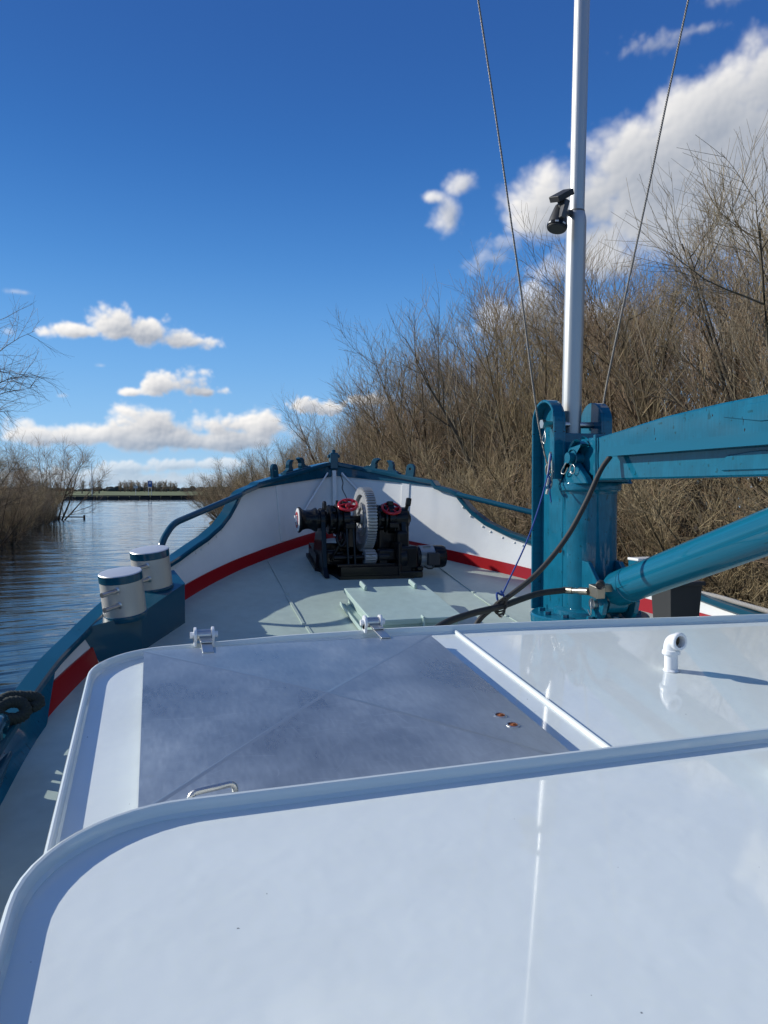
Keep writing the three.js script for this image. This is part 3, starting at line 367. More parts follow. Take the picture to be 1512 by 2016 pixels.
  mesh('cross_beam', put(rb(0.74, 0.03, 0.05, 0.008), sh(2.14, -0.46, -0.27)), M.black, w); mesh('cross_beam', put(rb(0.86, 0.2, 0.05, 0.008), sh(2.1, -0.36, 0.2)), M.black, w); mesh('brake_housing', put(rb(0.16, 0.3, 0.2, 0.03), sh(1.95, -0.16, 0.02)), M.black, w); mesh('brake_housing', put(rb(0.24, 0.34, 0.2, 0.03), sh(2.38, -0.18, 0.02)), M.black, w); mesh('chain_guide', put(rb(0.2, 0.16, 0.3, 0.03), sh(1.79, -0.40, 0.05)), M.black, w);
  mesh('chain_stripper', [tube([sh(1.83, -0.13, -0.1), sh(1.80, -0.2, -0.16), sh(1.84, -0.27, -0.17), sh(1.89, -0.22, -0.16), sh(1.89, -0.14, -0.12)], 0.018, 24, 8), rod(sh(1.86, -0.2, -0.15), sh(1.75, -0.42, -0.1), 0.018)], M.black, w);
  // reduction gear and electric motor
  { const gx = 2.47, gf = F - 0.24; const lo = deckY(gf - 0.12) + 0.0; const yb = -0.70;
    mesh('gearbox', [put(rb(0.04, 0.36, 0.24, 0.015), V(2.415, yb - 0.02, gf)), put(rb(0.2, 0.24, 0.22, 0.03), V(2.52, yb + 0.005, gf)), lathe(V(2.42, yb, gf), X1, [[0.001, 0], [0.13, 0.0], [0.135, 0.02], [0.135, 0.07], [0.12, 0.085]], 32), put(rb(0.26, 0.07, 0.26, 0.012), V(2.53, lo + 0.035, gf)), put(rb(0.07, 0.05, 0.07, 0.015), V(2.64, lo + 0.09, gf - 0.07)), put(rb(0.08, 0.16, 0.12, 0.02), V(2.6, yb - 0.08, gf))], M.black, w);
    mesh('gearbox_top', [put(rb(0.14, 0.2, 0.16, 0.03), V(2.5, yb + 0.17, gf + 0.12))], M.black, w);
    const mot = mesh('motor_body', lathe(V(2.615, yb, gf), X1, [[0.001, 0], [0.112, 0], [0.115, 0.012], [0.115, 0.03], [0.1, 0.035], [0.1, 0.2], [0.001, 0.2]], 36), M.black, w);
    const fins = []; for (let a = 0; a < 40; a++) { const t = a / 40 * 2 * Math.PI; fins.push(put(new THREE.BoxGeometry(0.155, 0.024, 0.005), V(2.732, yb + Math.sin(t) * 0.108, gf + Math.cos(t) * 0.108), Math.PI / 2 - t)); }
    mesh('cooling_fins', [...fins, lathe(V(2.655, yb, gf), X1, [[0.102, 0], [0.102, 0.155]], 36)], M.greyPaint, mot);
    mesh('rating_plate', put(rb(0.085, 0.004, 0.045, 0.001), V(2.725, yb + 0.108, gf - 0.055), -0.48), M.steel, mot);
    mesh('fan_cowl', lathe(V(2.81, yb, gf), X1, [[0.119, 0], [0.12, 0.004], [0.12, 0.10], [0.112, 0.125], [0.09, 0.135], [0.0005, 0.135]], 36), M.black, mot);
    mesh('terminal_box', put(rb(0.13, 0.13, 0.06, 0.012), V(2.775, yb - 0.015, gf - 0.13)), M.dull, mot);
    mesh('motor_cable', tube([V(2.76, yb - 0.07, gf - 0.13), V(2.77, yb - 0.105, gf - 0.13), V(2.73, yb - 0.115, gf - 0.1), V(2.69, yb - 0.09, gf - 0.08)], 0.008, 16, 8), M.rubber, mot); }
  // red handwheels on sloping spindles
  for (const [x, dy, df, nx, rot] of [[1.932, 0.152, -0.09, -0.13, 0.3], [2.402, 0.112, -0.09, -0.02, 0.9]]) {
    const n = new THREE.Vector3(nx, 0.83, 0.54).normalize(), c = sh(x, dy, df), q = new THREE.Quaternion().setFromUnitVectors(new THREE.Vector3(0, 0, 1), n), mat = new THREE.Matrix4().compose(c, q, new THREE.Vector3(1, 1, 1));
    const parts = [new THREE.TorusGeometry(0.096, 0.0155, 12, 40), lathe(new THREE.Vector3(0, 0, -0.025), new THREE.Vector3(0, 0, 1), [[0.001, 0], [0.036, 0], [0.04, 0.01], [0.036, 0.035], [0.02, 0.045], [0.001, 0.046]], 20)];
    for (let a = 0; a < 5; a++) { const t = rot + a / 5 * 2 * Math.PI; const p = (r, k, z) => new THREE.Vector3(r * Math.cos(t + k), r * Math.sin(t + k), z); parts.push(sweep([p(0.02, 0, 0.004), p(0.045, 0.25, 0.0), p(0.07, 0.42, 0.0), p(0.094, 0.5, 0)], [[-0.017, -0.006], [0.017, -0.006], [0.017, 0.006], [-0.017, 0.006]])); }
    for (const g of parts) g.applyMatrix4(mat);
    const hw = mesh('handwheel', parts, paint(rgb(0.42, 0.012, 0.02), { clearcoatRoughness: 0.12 }), w);
    mesh('spindle', [rod(c.clone().addScaledVector(n, 0.015), c.clone().addScaledVector(n, -0.2), 0.016), rod(c.clone().addScaledVector(n, -0.1), c.clone().addScaledVector(n, -0.16), 0.03)], M.black, hw);
  }
  mesh('guard_plate', [put(rb(0.3, 0.012, 0.22, 0.004), V(1.72, -0.22, 8.25), -0.05)], M.greyPaint, w);
}
{ const c = mesh('loose_cable', tube([V(2.175, 0.2, 9.14), V(2.19, 0.09, 9.05), V(2.165, 0.02, 8.98), V(2.2, -0.1, 8.9), V(2.19, -0.3, 8.7)], 0.006, 40, 6), M.rubber); tag(c, 'thin black cable hanging from the bow apron behind the gear', 'cable'); }
// ---------------------------------------------------------------- mast and its housing
{
  const t = thing('mast_housing', 'teal steel mast step of two tall round-topped cheek plates', 'mast step');
  const cheek = (x, s, f0, f1, top, fa) => {
    const r = (f1 - f0) / 2, c = (f0 + f1) / 2, pl = [[f0, -0.62], [f0, top - r], ...arcPts(c, top - r, r, Math.PI, 0, 14), [f1, -0.62]].reverse();
    mesh('cheek_plate', plateX(pl, x, 0.014, 0.002, [[c, top - 0.13, 0.016]]), M.teal, t);
    const e = 0.014, path = [[f1, -0.62], [f1, top - r], ...arcPts(c, top - r, r, 0, Math.PI, 16), [f0, top - r], [f0, fa]];
    const inn = path.map(([f, y], i) => { if (i < 2) return [f - e, y]; if (i > path.length - 3) return [f + e, y]; const a = Math.atan2(y - (top - r), f - c); return [c + (r - e) * Math.cos(a), top - r + (r - e) * Math.sin(a)]; });
    mesh('cheek_flange', plateX([...path, ...inn.reverse()], x + s * 0.031, 0.052, 0.003), M.teal, t);
  };
  cheek(1.95, -1, 3.40, 3.635, 0.457, 0.055); cheek(2.185, 1, 3.43, 3.635, 0.452, 0.055);
  mesh('web_plate', [put(rb(0.235, 0.24, 0.014, 0.003), V(2.067, 0.165, 3.43)), put(rb(0.235, 0.9, 0.014, 0.003), V(2.067, -0.16, 3.60))], M.teal, t);
  mesh('pivot_pin', [rod(V(1.90, 0.335, 3.517), V(2.24, 0.335, 3.517), 0.017), rod(V(1.885, 0.335, 3.517), V(1.905, 0.335, 3.517), 0.024, 0.024, 6)], M.steel, t);
  mesh('split_pin', tube([V(1.912, 0.355, 3.517), V(1.905, 0.30, 3.515), V(1.90, 0.26, 3.53), V(1.90, 0.235, 3.515), V(1.90, 0.26, 3.50), V(1.905, 0.30, 3.515)], 0.0025, 30, 6), M.steel, t);
  mesh('edge_bolt', lathe(V(1.925, -0.30, 3.40), new THREE.Vector3(-0.3, 0, 1), [[0.012, 0], [0.012, 0.012], [0.0005, 0.013]], 6), M.rust, t);
}
const mastTop = new THREE.Vector3(), mastBase = V(2.07, 0.24, 3.545), mastDir = new THREE.Vector3(0.0, 1, 0.036).normalize();
{
  const alu = new THREE.MeshStandardMaterial({ color: rgb(0.47, 0.47, 0.465), metalness: 0.85, roughness: 0.48, roughnessMap: speck, bumpMap: scratch, bumpScale: 0.0002 });
  const m = thing('mast', 'tall pale aluminium pole mast standing in the teal mast step', 'mast');
  mesh('lower_pole', lathe(mastBase, mastDir, [[0.001, 0], [0.050, 0], [0.050, 1.10], [0.0498, 1.125], [0.0475, 1.145], [0.0425, 1.165], [0.0405, 1.172], [0.0395, 1.178]], 40), alu, m);
  mesh('upper_pole', lathe(mastBase, mastDir, [[0.0385, 1.16], [0.0385, 5.6], [0.03, 5.63], [0.0005, 5.64]], 40), alu, m);
  mesh('joint_seam', lathe(mastBase, mastDir, [[0.0405, 1.170], [0.0415, 1.1735], [0.0405, 1.177], [0.039, 1.18]], 40), std(rgb(0.16, 0.15, 0.14), 0.7, 0.3), m);
  const c = mastBase.clone().addScaledVector(mastDir, 4.4); mesh('crosstree', [rod(c.clone().add(new THREE.Vector3(-1.0, 0, 0)), c.clone().add(new THREE.Vector3(1.15, 0, 0)), 0.022), lathe(c.clone().addScaledVector(mastDir, -0.05), mastDir, [[0.039, 0], [0.048, 0.005], [0.048, 0.095], [0.039, 0.1]], 24)], alu, m);
  mesh('paint_smear', (() => { const g = new THREE.LatheGeometry([[0.0503, 0.172], [0.0508, 0.176], [0.0508, 0.198], [0.0503, 0.205]].map((p) => new THREE.Vector2(...p)), 14, -0.9, 1.25); g.translate(mastBase.x, mastBase.y, mastBase.z); return g; })(), M.teal, m);
}
{
  const wire = new THREE.MeshStandardMaterial({ color: rgb(0.20, 0.19, 0.175), metalness: 0.7, roughness: 0.5 });
  const twist = (pts, r, turns, n = 3) => { const c = new THREE.CatmullRomCurve3(pts), out = [], N = turns * 6; for (let s = 0; s < n; s++) { const p = []; for (let i = 0; i <= N; i++) { const u = i / N, q = c.getPoint(u), a = u * turns * 2 * Math.PI + s / n * 2 * Math.PI; q.x += Math.cos(a) * r * 0.55; q.z += Math.sin(a) * r * 0.55; p.push(q); } out.push(new THREE.TubeGeometry(new THREE.CatmullRomCurve3(p), N * 2, r * 0.55, 5)); } return out; };
  const port = thing('stay_wire', 'twisted steel stay wire left of the mast', 'wire', 'stay wires beside the mast');
  const pA = V(1.885, 0.10, 3.44), pB = V(1.523, 2.37, 3.5), pT = V(1.10, 4.62, 3.50);
  mesh('wire', twist([pA, V(1.84, 0.30, 3.45), V(1.725, 1.13, 3.48), pB, pT], 0.0048, 110), wire, port);
  mesh('shackle', [put(new THREE.TorusGeometry(0.022, 0.006, 8, 20), V(1.895, 0.075, 3.44), 0, 0.6), rod(V(1.87, 0.062, 3.42), V(1.925, 0.07, 3.46), 0.007)], M.steel, port);
  mesh('thimble', [tube([V(1.885, 0.14, 3.44), V(1.872, 0.11, 3.44), V(1.88, 0.075, 3.44), V(1.893, 0.09, 3.44), V(1.887, 0.14, 3.44)], 0.005, 24, 6)], wire, port);
  const stb = thing('stay_wire', 'twisted steel stay wire right of the mast', 'wire', 'stay wires beside the mast');
  mesh('wire', twist([V(2.225, 0.40, 3.50), V(2.27, 0.55, 3.53), V(2.515, 1.55, 3.55), V(2.762, 2.623, 3.55), V(3.22, 4.62, 3.5)], 0.0055, 110), wire, stb);
}
{ // lamp clamped to the mast
  const l = thing('deck_lamp', 'black swivel deck lamp clamped to the left side of the mast', 'lamp'), c = V(1.905, 1.29, 3.42), ax = new THREE.Vector3(0.24, 1, -0.12).normalize();
  mesh('housing', lathe(c, ax, [[0.001, 0.0], [0.050, 0.0], [0.055, 0.005], [0.053, 0.045], [0.049, 0.07], [0.042, 0.1], [0.036, 0.125], [0.03, 0.145], [0.001, 0.15]], 32), M.dull, l);
  const ring = mesh('lens_ring', lathe(c, ax, [[0.0565, 0.010], [0.058, 0.012], [0.057, 0.032], [0.055, 0.034]], 32), M.black, l);
  for (let a = 0; a < 8; a++) { const t = a / 8 * 2 * Math.PI + 0.25; const q = new THREE.Quaternion().setFromUnitVectors(new THREE.Vector3(0, 1, 0), ax); const g = rb(0.02, 0.011, 0.003, 0.001); g.applyMatrix4(new THREE.Matrix4().compose(new THREE.Vector3(Math.sin(t) * 0.0575, 0.022, Math.cos(t) * 0.0575), new THREE.Quaternion().setFromEuler(new THREE.Euler(0, t, 0)), new THREE.Vector3(1, 1, 1))); g.applyMatrix4(new THREE.Matrix4().compose(c, q, new THREE.Vector3(1, 1, 1))); mesh('ring_slot', g, std(rgb(0.5, 0.5, 0.5), 0.5), ring); }
  mesh('swivel_arm', [put(rb(0.03, 0.11, 0.05, 0.008), V(1.925, 1.39, 3.375), 0, 0, -0.3), rod(V(1.935, 1.40, 3.42), V(2.03, 1.42, 3.50), 0.016)], std(rgb(0.06, 0.06, 0.062), 0.4), l);
  mesh('top_plate', [put(rb(0.115, 0.034, 0.085, 0.004), V(1.925, 1.478, 3.40), 0.25, 0.2, 0.5), rod(V(1.925, 1.47, 3.4), V(1.94, 1.40, 3.41), 0.026)], M.dull, l);
  mesh('clamp_bracket', put(rb(0.05, 0.03, 0.03, 0.004), V(2.02, 1.42, 3.49)), M.dull, l);
  { const p = V(1.95, 1.38, 3.44), k = 0.86; l.scale.setScalar(k); l.position.copy(p).multiplyScalar(1 - k); l.position.y -= 0.02; }
}
// ---------------------------------------------------------------- crane
{
  const k = thing('deck_crane', 'teal hydraulic deck crane with round column and boom stowed aft', 'crane');
  const col = mesh('column', [rod(V(2.07, -0.63, 3.36), V(2.07, 0.0, 3.36), 0.131, 0.131, 56)], M.teal, k);
  mesh('column_head', lathe(V(2.07, -0.02, 3.36), new THREE.Vector3(0, 1, 0), [[0.131, 0], [0.136, 0.012], [0.150, 0.02], [0.152, 0.05], [0.149, 0.057], [0.001, 0.057]], 48), M.teal, col);
  mesh('base_drum', [lathe(V(2.07, deckY(3.36) - 0.05, 3.36), new THREE.Vector3(0, 1, 0), [[0.27, 0], [0.27, 0.775], [0.285, 0.78], [0.287, 0.815], [0.28, 0.823], [0.175, 0.825], [0.172, 0.845], [0.16, 0.85], [0.135, 0.855]], 64)], M.teal, k);
  for (let a = 0; a < 12; a++) { const t = a / 12 * 2 * Math.PI; mesh('flange_bolt', lathe(V(2.07 + 0.23 * Math.cos(t), deckY(3.36) + 0.773, 3.36 + 0.23 * Math.sin(t)), new THREE.Vector3(0, 1, 0), [[0.018, 0], [0.018, 0.018], [0.0005, 0.02]], 6), M.teal, k); }
  const lug = [[3.41, 0.03], [3.41, 0.10], [3.335, 0.205], ...arcPts(3.27, 0.175, 0.062, Math.PI * 0.75, 0.0, 10), [3.19, 0.06], [3.165, 0.03]].reverse();
  for (const x of [1.955, 2.165]) mesh('pivot_lug', plateX(lug, x, 0.04, 0.006), M.teal, k);
  const bp = mesh('boom_pin', [rod(V(1.905, 0.155, 3.295), V(2.22, 0.155, 3.295), 0.026, 0.026, 24), lathe(V(1.928, 0.155, 3.295), new THREE.Vector3(1, 0, 0), [[0.04, 0], [0.042, 0.006], [0.026, 0.008]], 24)], M.teal, k);
  mesh('pin_clip', [tube([V(1.915, 0.14, 3.31), V(1.91, 0.115, 3.335), V(1.91, 0.085, 3.36), V(1.912, 0.08, 3.33), V(1.912, 0.11, 3.30)], 0.003, 24, 6), put(new THREE.TorusGeometry(0.022, 0.0025, 6, 20), V(1.92, 0.10, 3.27), 0, Math.PI / 2)], M.steel, bp);
  // boom, along the centreline to aft
  const boom = mesh('boom', plateX([[3.17, 0.047], [3.17, 0.245], [3.0, 0.262], [2.675, 0.298], [2.35, 0.318], [2.05, 0.326], [1.2, 0.335], [0.2, 0.30], [-1.4, 0.22], [-1.4, 0.047]].reverse(), 2.07, 0.17, 0.007), M.teal, k);
  mesh('boom_end_plate', plateX([[3.185, 0.04], [3.185, 0.258], [3.165, 0.26], [3.165, 0.04]].reverse(), 2.07, 0.185, 0.003), M.teal, boom);
  mesh('boom_tongue', plateX([[3.18, 0.06], [3.36, 0.09], [3.37, 0.2], ...arcPts(3.29, 0.17, 0.08, Math.PI * 0.7, Math.PI * 0.45, 5), [3.18, 0.248]].reverse(), 2.06, 0.15, 0.01), M.teal, boom);
  mesh('hose_conduit', [sweep([V(1.958, 0.168, 3.0), V(1.958, 0.168, 1.5), V(1.958, 0.168, -1.3)], [[-0.022, -0.018], [-0.022, 0.006], [-0.008, 0.022], [0.028, 0.024], [0.028, -0.018]], true, true, 0.4)], M.teal, boom);
  mesh('side_doubler', plateX([[2.36, 0.095], [2.30, 0.125], [2.18, 0.135], [-1.0, 0.135], [-1.0, 0.07], [2.33, 0.07]].reverse(), 1.983, 0.012, 0.003), M.teal, boom);
  mesh('top_doubler', plateX([[2.33, 0.265], [2.15, 0.235], [1.2, 0.215], [1.2, 0.29], [2.2, 0.30]].reverse(), 1.9835, 0.006, 0.002), M.teal, boom);
  mesh('weld_bead', [tube([V(1.985, 0.055, 3.155), V(1.984, 0.1, 3.152), V(1.985, 0.15, 3.156), V(1.984, 0.2, 3.152), V(1.985, 0.243, 3.155)], 0.006, 30, 6)], M.teal, boom);
  // lifting cylinder
  const a = V(2.07, -0.463, 3.118), b = V(2.07, -0.147, 2.203), d = b.clone().sub(a).normalize();
  const e = a.clone().addScaledVector(d, 1.62);
  mesh('lift_cylinder', lathe(a.clone().addScaledVector(d, -0.02), d, [[0.001, 0], [0.058, 0.0], [0.074, 0.012], [0.080, 0.03], [0.0815, 0.05], [0.0815, 0.135], [0.079, 0.138], [0.079, 1.3], [0.083, 1.305], [0.083, 1.4], [0.05, 1.41], [0.04, 1.5], [0.04, 1.62]], 56), M.teal, k);
  mesh('cylinder_eye', [rod(V(2.02, -0.52, 3.16), V(2.12, -0.52, 3.16), 0.062, 0.062, 28), rod(V(2.07, -0.52, 3.16), a.clone().addScaledVector(d, 0.02), 0.05)], M.teal, k);
  const cl = [[3.27, -0.34], [3.215, -0.345], [3.11, -0.455], [3.075, -0.52], [3.09, -0.575], [3.12, -0.605], [3.16, -0.61], [3.27, -0.565]];
  for (const x of [1.985, 2.155]) mesh('cylinder_lug', plateX(cl, x, 0.024, 0.003), M.teal, k);
  mesh('cylinder_pin', [rod(V(1.955, -0.53, 3.15), V(2.19, -0.53, 3.15), 0.026, 0.026, 20), tube([V(1.95, -0.51, 3.15), V(1.945, -0.55, 3.14), V(1.95, -0.585, 3.15), V(1.945, -0.56, 3.165)], 0.003, 20, 6)], M.steel, k);
  // valve block and couplings
  const fit = mesh('valve_block', [put(rb(0.045, 0.055, 0.075, 0.005), V(1.935, -0.462, 3.075), 0.12), put(rb(0.06, 0.035, 0.04, 0.004), V(1.965, -0.445, 3.06))], M.brass, k);
  mesh('valve_knob', [lathe(V(1.925, -0.425, 3.03), new THREE.Vector3(-0.62, -0.15, 0.75), [[0.001, -0.02], [0.016, -0.02], [0.019, -0.012], [0.02, 0.018], [0.016, 0.024], [0.012, 0.02], [0.001, 0.018]], 20)], M.dull, fit);
  mesh('hose_coupling', [rod(V(1.915, -0.467, 3.11), V(1.90, -0.470, 3.16), 0.019, 0.019, 6), rod(V(1.90, -0.470, 3.16), V(1.885, -0.473, 3.20), 0.013), rod(V(1.885, -0.473, 3.2), V(1.865, -0.476, 3.25), 0.0165, 0.0165, 12)], M.brass, fit);
}
// ---------------------------------------------------------------- hoses, lines
{
  const h1 = mesh('hydraulic_hose', tube([V(1.945, 0.15, 2.99), V(1.91, 0.10, 3.0), V(1.82, -0.06, 2.99), V(1.72, -0.21, 2.98), V(1.58, -0.36, 2.98), V(1.43, -0.47, 2.99), V(1.31, -0.55, 2.98), V(1.25, -0.66, 2.95), V(1.25, -0.85, 2.9), V(1.3, -1.1, 2.8)], 0.0115, 90, 10), M.rubber); tag(h1, 'black hose dropping from the boom in front of the teal column', 'hose', 'black hydraulic hoses');
  const h2 = mesh('hydraulic_hose', tube([V(1.872, -0.475, 3.24), V(1.72, -0.478, 3.2), V(1.55, -0.485, 3.08), V(1.42, -0.495, 2.99), V(1.22, -0.505, 2.88), V(1.05, -0.52, 2.75), V(0.95, -0.56, 2.66), V(0.9, -0.68, 2.6), V(0.9, -0.9, 2.55)], 0.0145, 80, 10), M.rubber); tag(h2, 'black hose running left from the cylinder valve over the roof edge', 'hose', 'black hydraulic hoses');
  const blue = std(rgb(0.015, 0.055, 0.24), 0.75), pale = std(rgb(0.5, 0.48, 0.43), 0.85);
  const l = thing('blue_line', 'thin blue line from the mast step tying up the two hoses', 'line');
  mesh('cord', [tube([V(1.888, 0.18, 3.42), V(1.86, 0.08, 3.40), V(1.66, -0.2, 3.2), V(1.425, -0.45, 3.0)], 0.0036, 40, 6), tube([V(1.89, 0.17, 3.42), V(1.868, 0.08, 3.41), V(1.875, 0.06, 3.41), V(1.878, -0.02, 3.41), V(1.885, -0.06, 3.41)], 0.0032, 30, 6)], blue, l);
  const kn = []; const r = rngOf(3); for (let j = 0; j < 5; j++) { const c = V(1.415 + (r() - 0.5) * 0.01, -0.478 - j * 0.009, 2.99), p = []; for (let i = 0; i <= 12; i++) { const t = i / 12 * 2 * Math.PI; p.push(c.clone().add(new THREE.Vector3(Math.cos(t) * 0.022, Math.sin(t) * 0.02 + 0.01 * Math.cos(t), Math.sin(t + j) * 0.018))); } kn.push(tube(p, 0.004, 30, 6)); }
  mesh('knot', kn, std(rgb(0.05, 0.045, 0.04), 0.85), l); mesh('knot_top', [tube([V(1.425, -0.45, 3.0), V(1.402, -0.44, 3.0), V(1.405, -0.475, 2.99), V(1.43, -0.46, 2.99), V(1.42, -0.43, 3.0)], 0.005, 30, 6)], blue, l);
  mesh('line_end', [put(new THREE.SphereGeometry(0.01, 10, 8), V(1.41, -0.535, 2.98))], pale, l);
  const s = thing('white_lashing', 'pale rope lashing and ring on the left cheek of the mast step', 'rope');
  mesh('ring', [put(new THREE.TorusGeometry(0.026, 0.0075, 8, 24), V(1.885, 0.035, 3.43), 0.1, 0.7, 0), tube([V(1.875, 0.01, 3.42), V(1.868, -0.005, 3.42), V(1.865, -0.02, 3.42)], 0.0065, 12, 6)], pale, s);
  mesh('toggle', rod(V(1.857, 0.012, 3.40), V(1.905, 0.05, 3.45), 0.008), std(rgb(0.05, 0.17, 0.26), 0.6), s);
  mesh('strands', [tube([V(1.888, 0.19, 3.43), V(1.875, 0.13, 3.42), V(1.868, 0.06, 3.42)], 0.004, 16, 6), tube([V(1.893, 0.19, 3.43), V(1.893, 0.12, 3.42), V(1.893, 0.06, 3.42)], 0.004, 16, 6)], pale, s);
}
// ---------------------------------------------------------------- port side: fairlead and rope
function ropeGeo(pts, R, turns, seg = 160) { const c = new THREE.CatmullRomCurve3(pts, false, 'centripetal'), fr = c.computeFrenetFrames(seg), out = []; for (let s = 0; s < 3; s++) { const p = []; for (let i = 0; i <= seg; i++) { const u = i / seg, a = u * turns * 2 * Math.PI + s / 3 * 2 * Math.PI; p.push(c.getPointAt(u).addScaledVector(fr.normals[i], Math.cos(a) * R * 0.5).addScaledVector(fr.binormals[i], Math.sin(a) * R * 0.5)); } out.push(new THREE.TubeGeometry(new THREE.CatmullRomCurve3(p), seg * 2, R * 0.56, 6)); } return out; }
{
  const f = thing('mooring_fairlead', 'blue closed oval fairlead on the port gunwale at the left edge', 'fairlead');
  const c = V(-0.735, -1.19, 3.97), p = []; for (let i = 0; i <= 28; i++) { const t = i / 28 * 2 * Math.PI; p.push(new THREE.Vector3(c.x + 0.02 * Math.sin(t), c.y + 0.085 * Math.sin(t), c.z + 0.20 * Math.cos(t))); }
  mesh('ring', new THREE.TubeGeometry(new THREE.CatmullRomCurve3(p.slice(0, -1), true), 60, 0.034, 14, true), M.blue, f);
  mesh('foot', put(rb(0.14, 0.1, 0.5, 0.02), c.clone().add(new THREE.Vector3(0, -0.12, 0))), M.blue, f);
  mesh('roller', [rod(c.clone().add(new THREE.Vector3(0, -0.1, 0.03)), c.clone().add(new THREE.Vector3(0, 0.08, 0.03)), 0.035), rod(c.clone().add(new THREE.Vector3(0, -0.1, -0.07)), c.clone().add(new THREE.Vector3(0, 0.08, -0.07)), 0.03)], M.blue, f);
  const r = thing('mooring_rope', 'dark green knotted rope over the port gunwale above the oval fairlead', 'rope');
  const b = V(-0.70, -1.11, 4.29), q = (x, y, z) => b.clone().add(new THREE.Vector3(x * 0.85, y * 0.85, z * 0.85));
  mesh('knot', ropeGeo([q(-0.10, -0.10, 0.10), q(-0.08, -0.01, 0.08), q(-0.02, 0.035, 0.03), q(0.05, 0.02, 0.01), q(0.075, -0.03, 0.03), q(0.03, -0.055, 0.06), q(-0.05, -0.03, 0.09), q(-0.075, 0.03, 0.04), q(-0.03, 0.055, -0.02), q(0.05, 0.045, -0.05), q(0.12, 0.03, -0.06), q(0.14, -0.0, -0.05), q(0.10, -0.02, -0.02)], 0.03, 15, 420), std(rgb(0.017, 0.027, 0.026), 0.85), r);
}
// ---------------------------------------------------------------- starboard side deck
{
  const b = thing('black_tub', 'black plastic tub on the starboard side deck behind the lifting cylinder', 'tub');
  const x = 3.80, f = 4.95, y = deckY(f) + 0.35, top = -0.70; 
  mesh('body', [prism([[-0.14, 0.12], [0.14, 0.12], [0.14, -0.12], [-0.14, -0.12]].map(([a, c]) => V(x + a * 0.85, top - 0.36, f + c * 0.85)), [[-0.14, 0.12], [0.14, 0.12], [0.14, -0.12], [-0.14, -0.12]].map(([a, c]) => V(x + a, top, f + c)))], M.dull, b);
  mesh('rim', [put(rb(0.32, 0.03, 0.28, 0.008), V(x, top, f))], M.dull, b);
  const s = thing('grey_locker', 'low grey deck locker under the black tub', 'locker'); mesh('body', put(rb(0.5, 0.34, 0.5, 0.02), V(x, -1.23, f)), M.hatch, s);
  const w = thing('small_white_box', 'small white box with blue side on the starboard gunwale right of the column', 'box'); mesh('body', put(rb(0.22, 0.1, 0.16, 0.01), V(4.36, -0.70, 6.15)), M.teal, w); mesh('lid', put(rb(0.23, 0.025, 0.17, 0.008), V(4.36, -0.64, 6.15)), M.white, w); mesh('bracket', put(rb(0.05, 0.18, 0.05, 0.01), V(4.37, -0.82, 6.15)), M.teal, w); mesh('clasp', put(new THREE.SphereGeometry(0.022, 12, 8), V(4.2, -0.72, 6.12)), M.steel, w);
  const r = thing('pale_mooring_rope', 'pale twisted mooring rope lying along the starboard gunwale', 'rope');
  mesh('strands', ropeGeo([V(4.60, -0.905, 5.75), V(4.67, -0.925, 5.5), V(4.72, -0.955, 5.3), V(4.78, -0.985, 5.1), V(4.84, -1.02, 4.85)], 0.022, 24, 140), std(rgb(0.36, 0.34, 0.31), 0.9), r);
  const l = thing('dark_cap_bollard', 'dark rounded mooring bollard just right of the crane column', 'bollard'); const q = V(4.05, -0.62, 6.7);
  mesh('head', put(new THREE.SphereGeometry(0.085, 24, 16), q), M.black, l); mesh('post', rod(V(4.05, deckY(6.7) - 0.02, 6.7), V(4.05, -0.62, 6.7), 0.06), M.black, l);
}
{ // gangplank stowed on edge along the port gunwale; it shades the side deck
  const p = thing('gangplank', 'long wooden gangplank stowed on edge along the port side deck', 'plank'); const wood = std(rgb(0.26, 0.18, 0.11), 0.8);
  for (const [lo, hi] of [[0.06, 0.23], [0.24, 0.41], [0.42, 0.59]]) mesh('board', put(rb(0.045, hi - lo, 3.3, 0.006), V(-0.80, deckY(2.2) + (lo + hi) / 2, 2.2), Math.atan2(deckY(3.8) - deckY(0.6), 3.2)), wood, p);
  for (const f of [0.9, 2.2, 3.5]) mesh('cleat', put(rb(0.03, 0.6, 0.07, 0.005), V(-0.838, deckY(f) + 0.31, f), 0.06), wood, p);
}
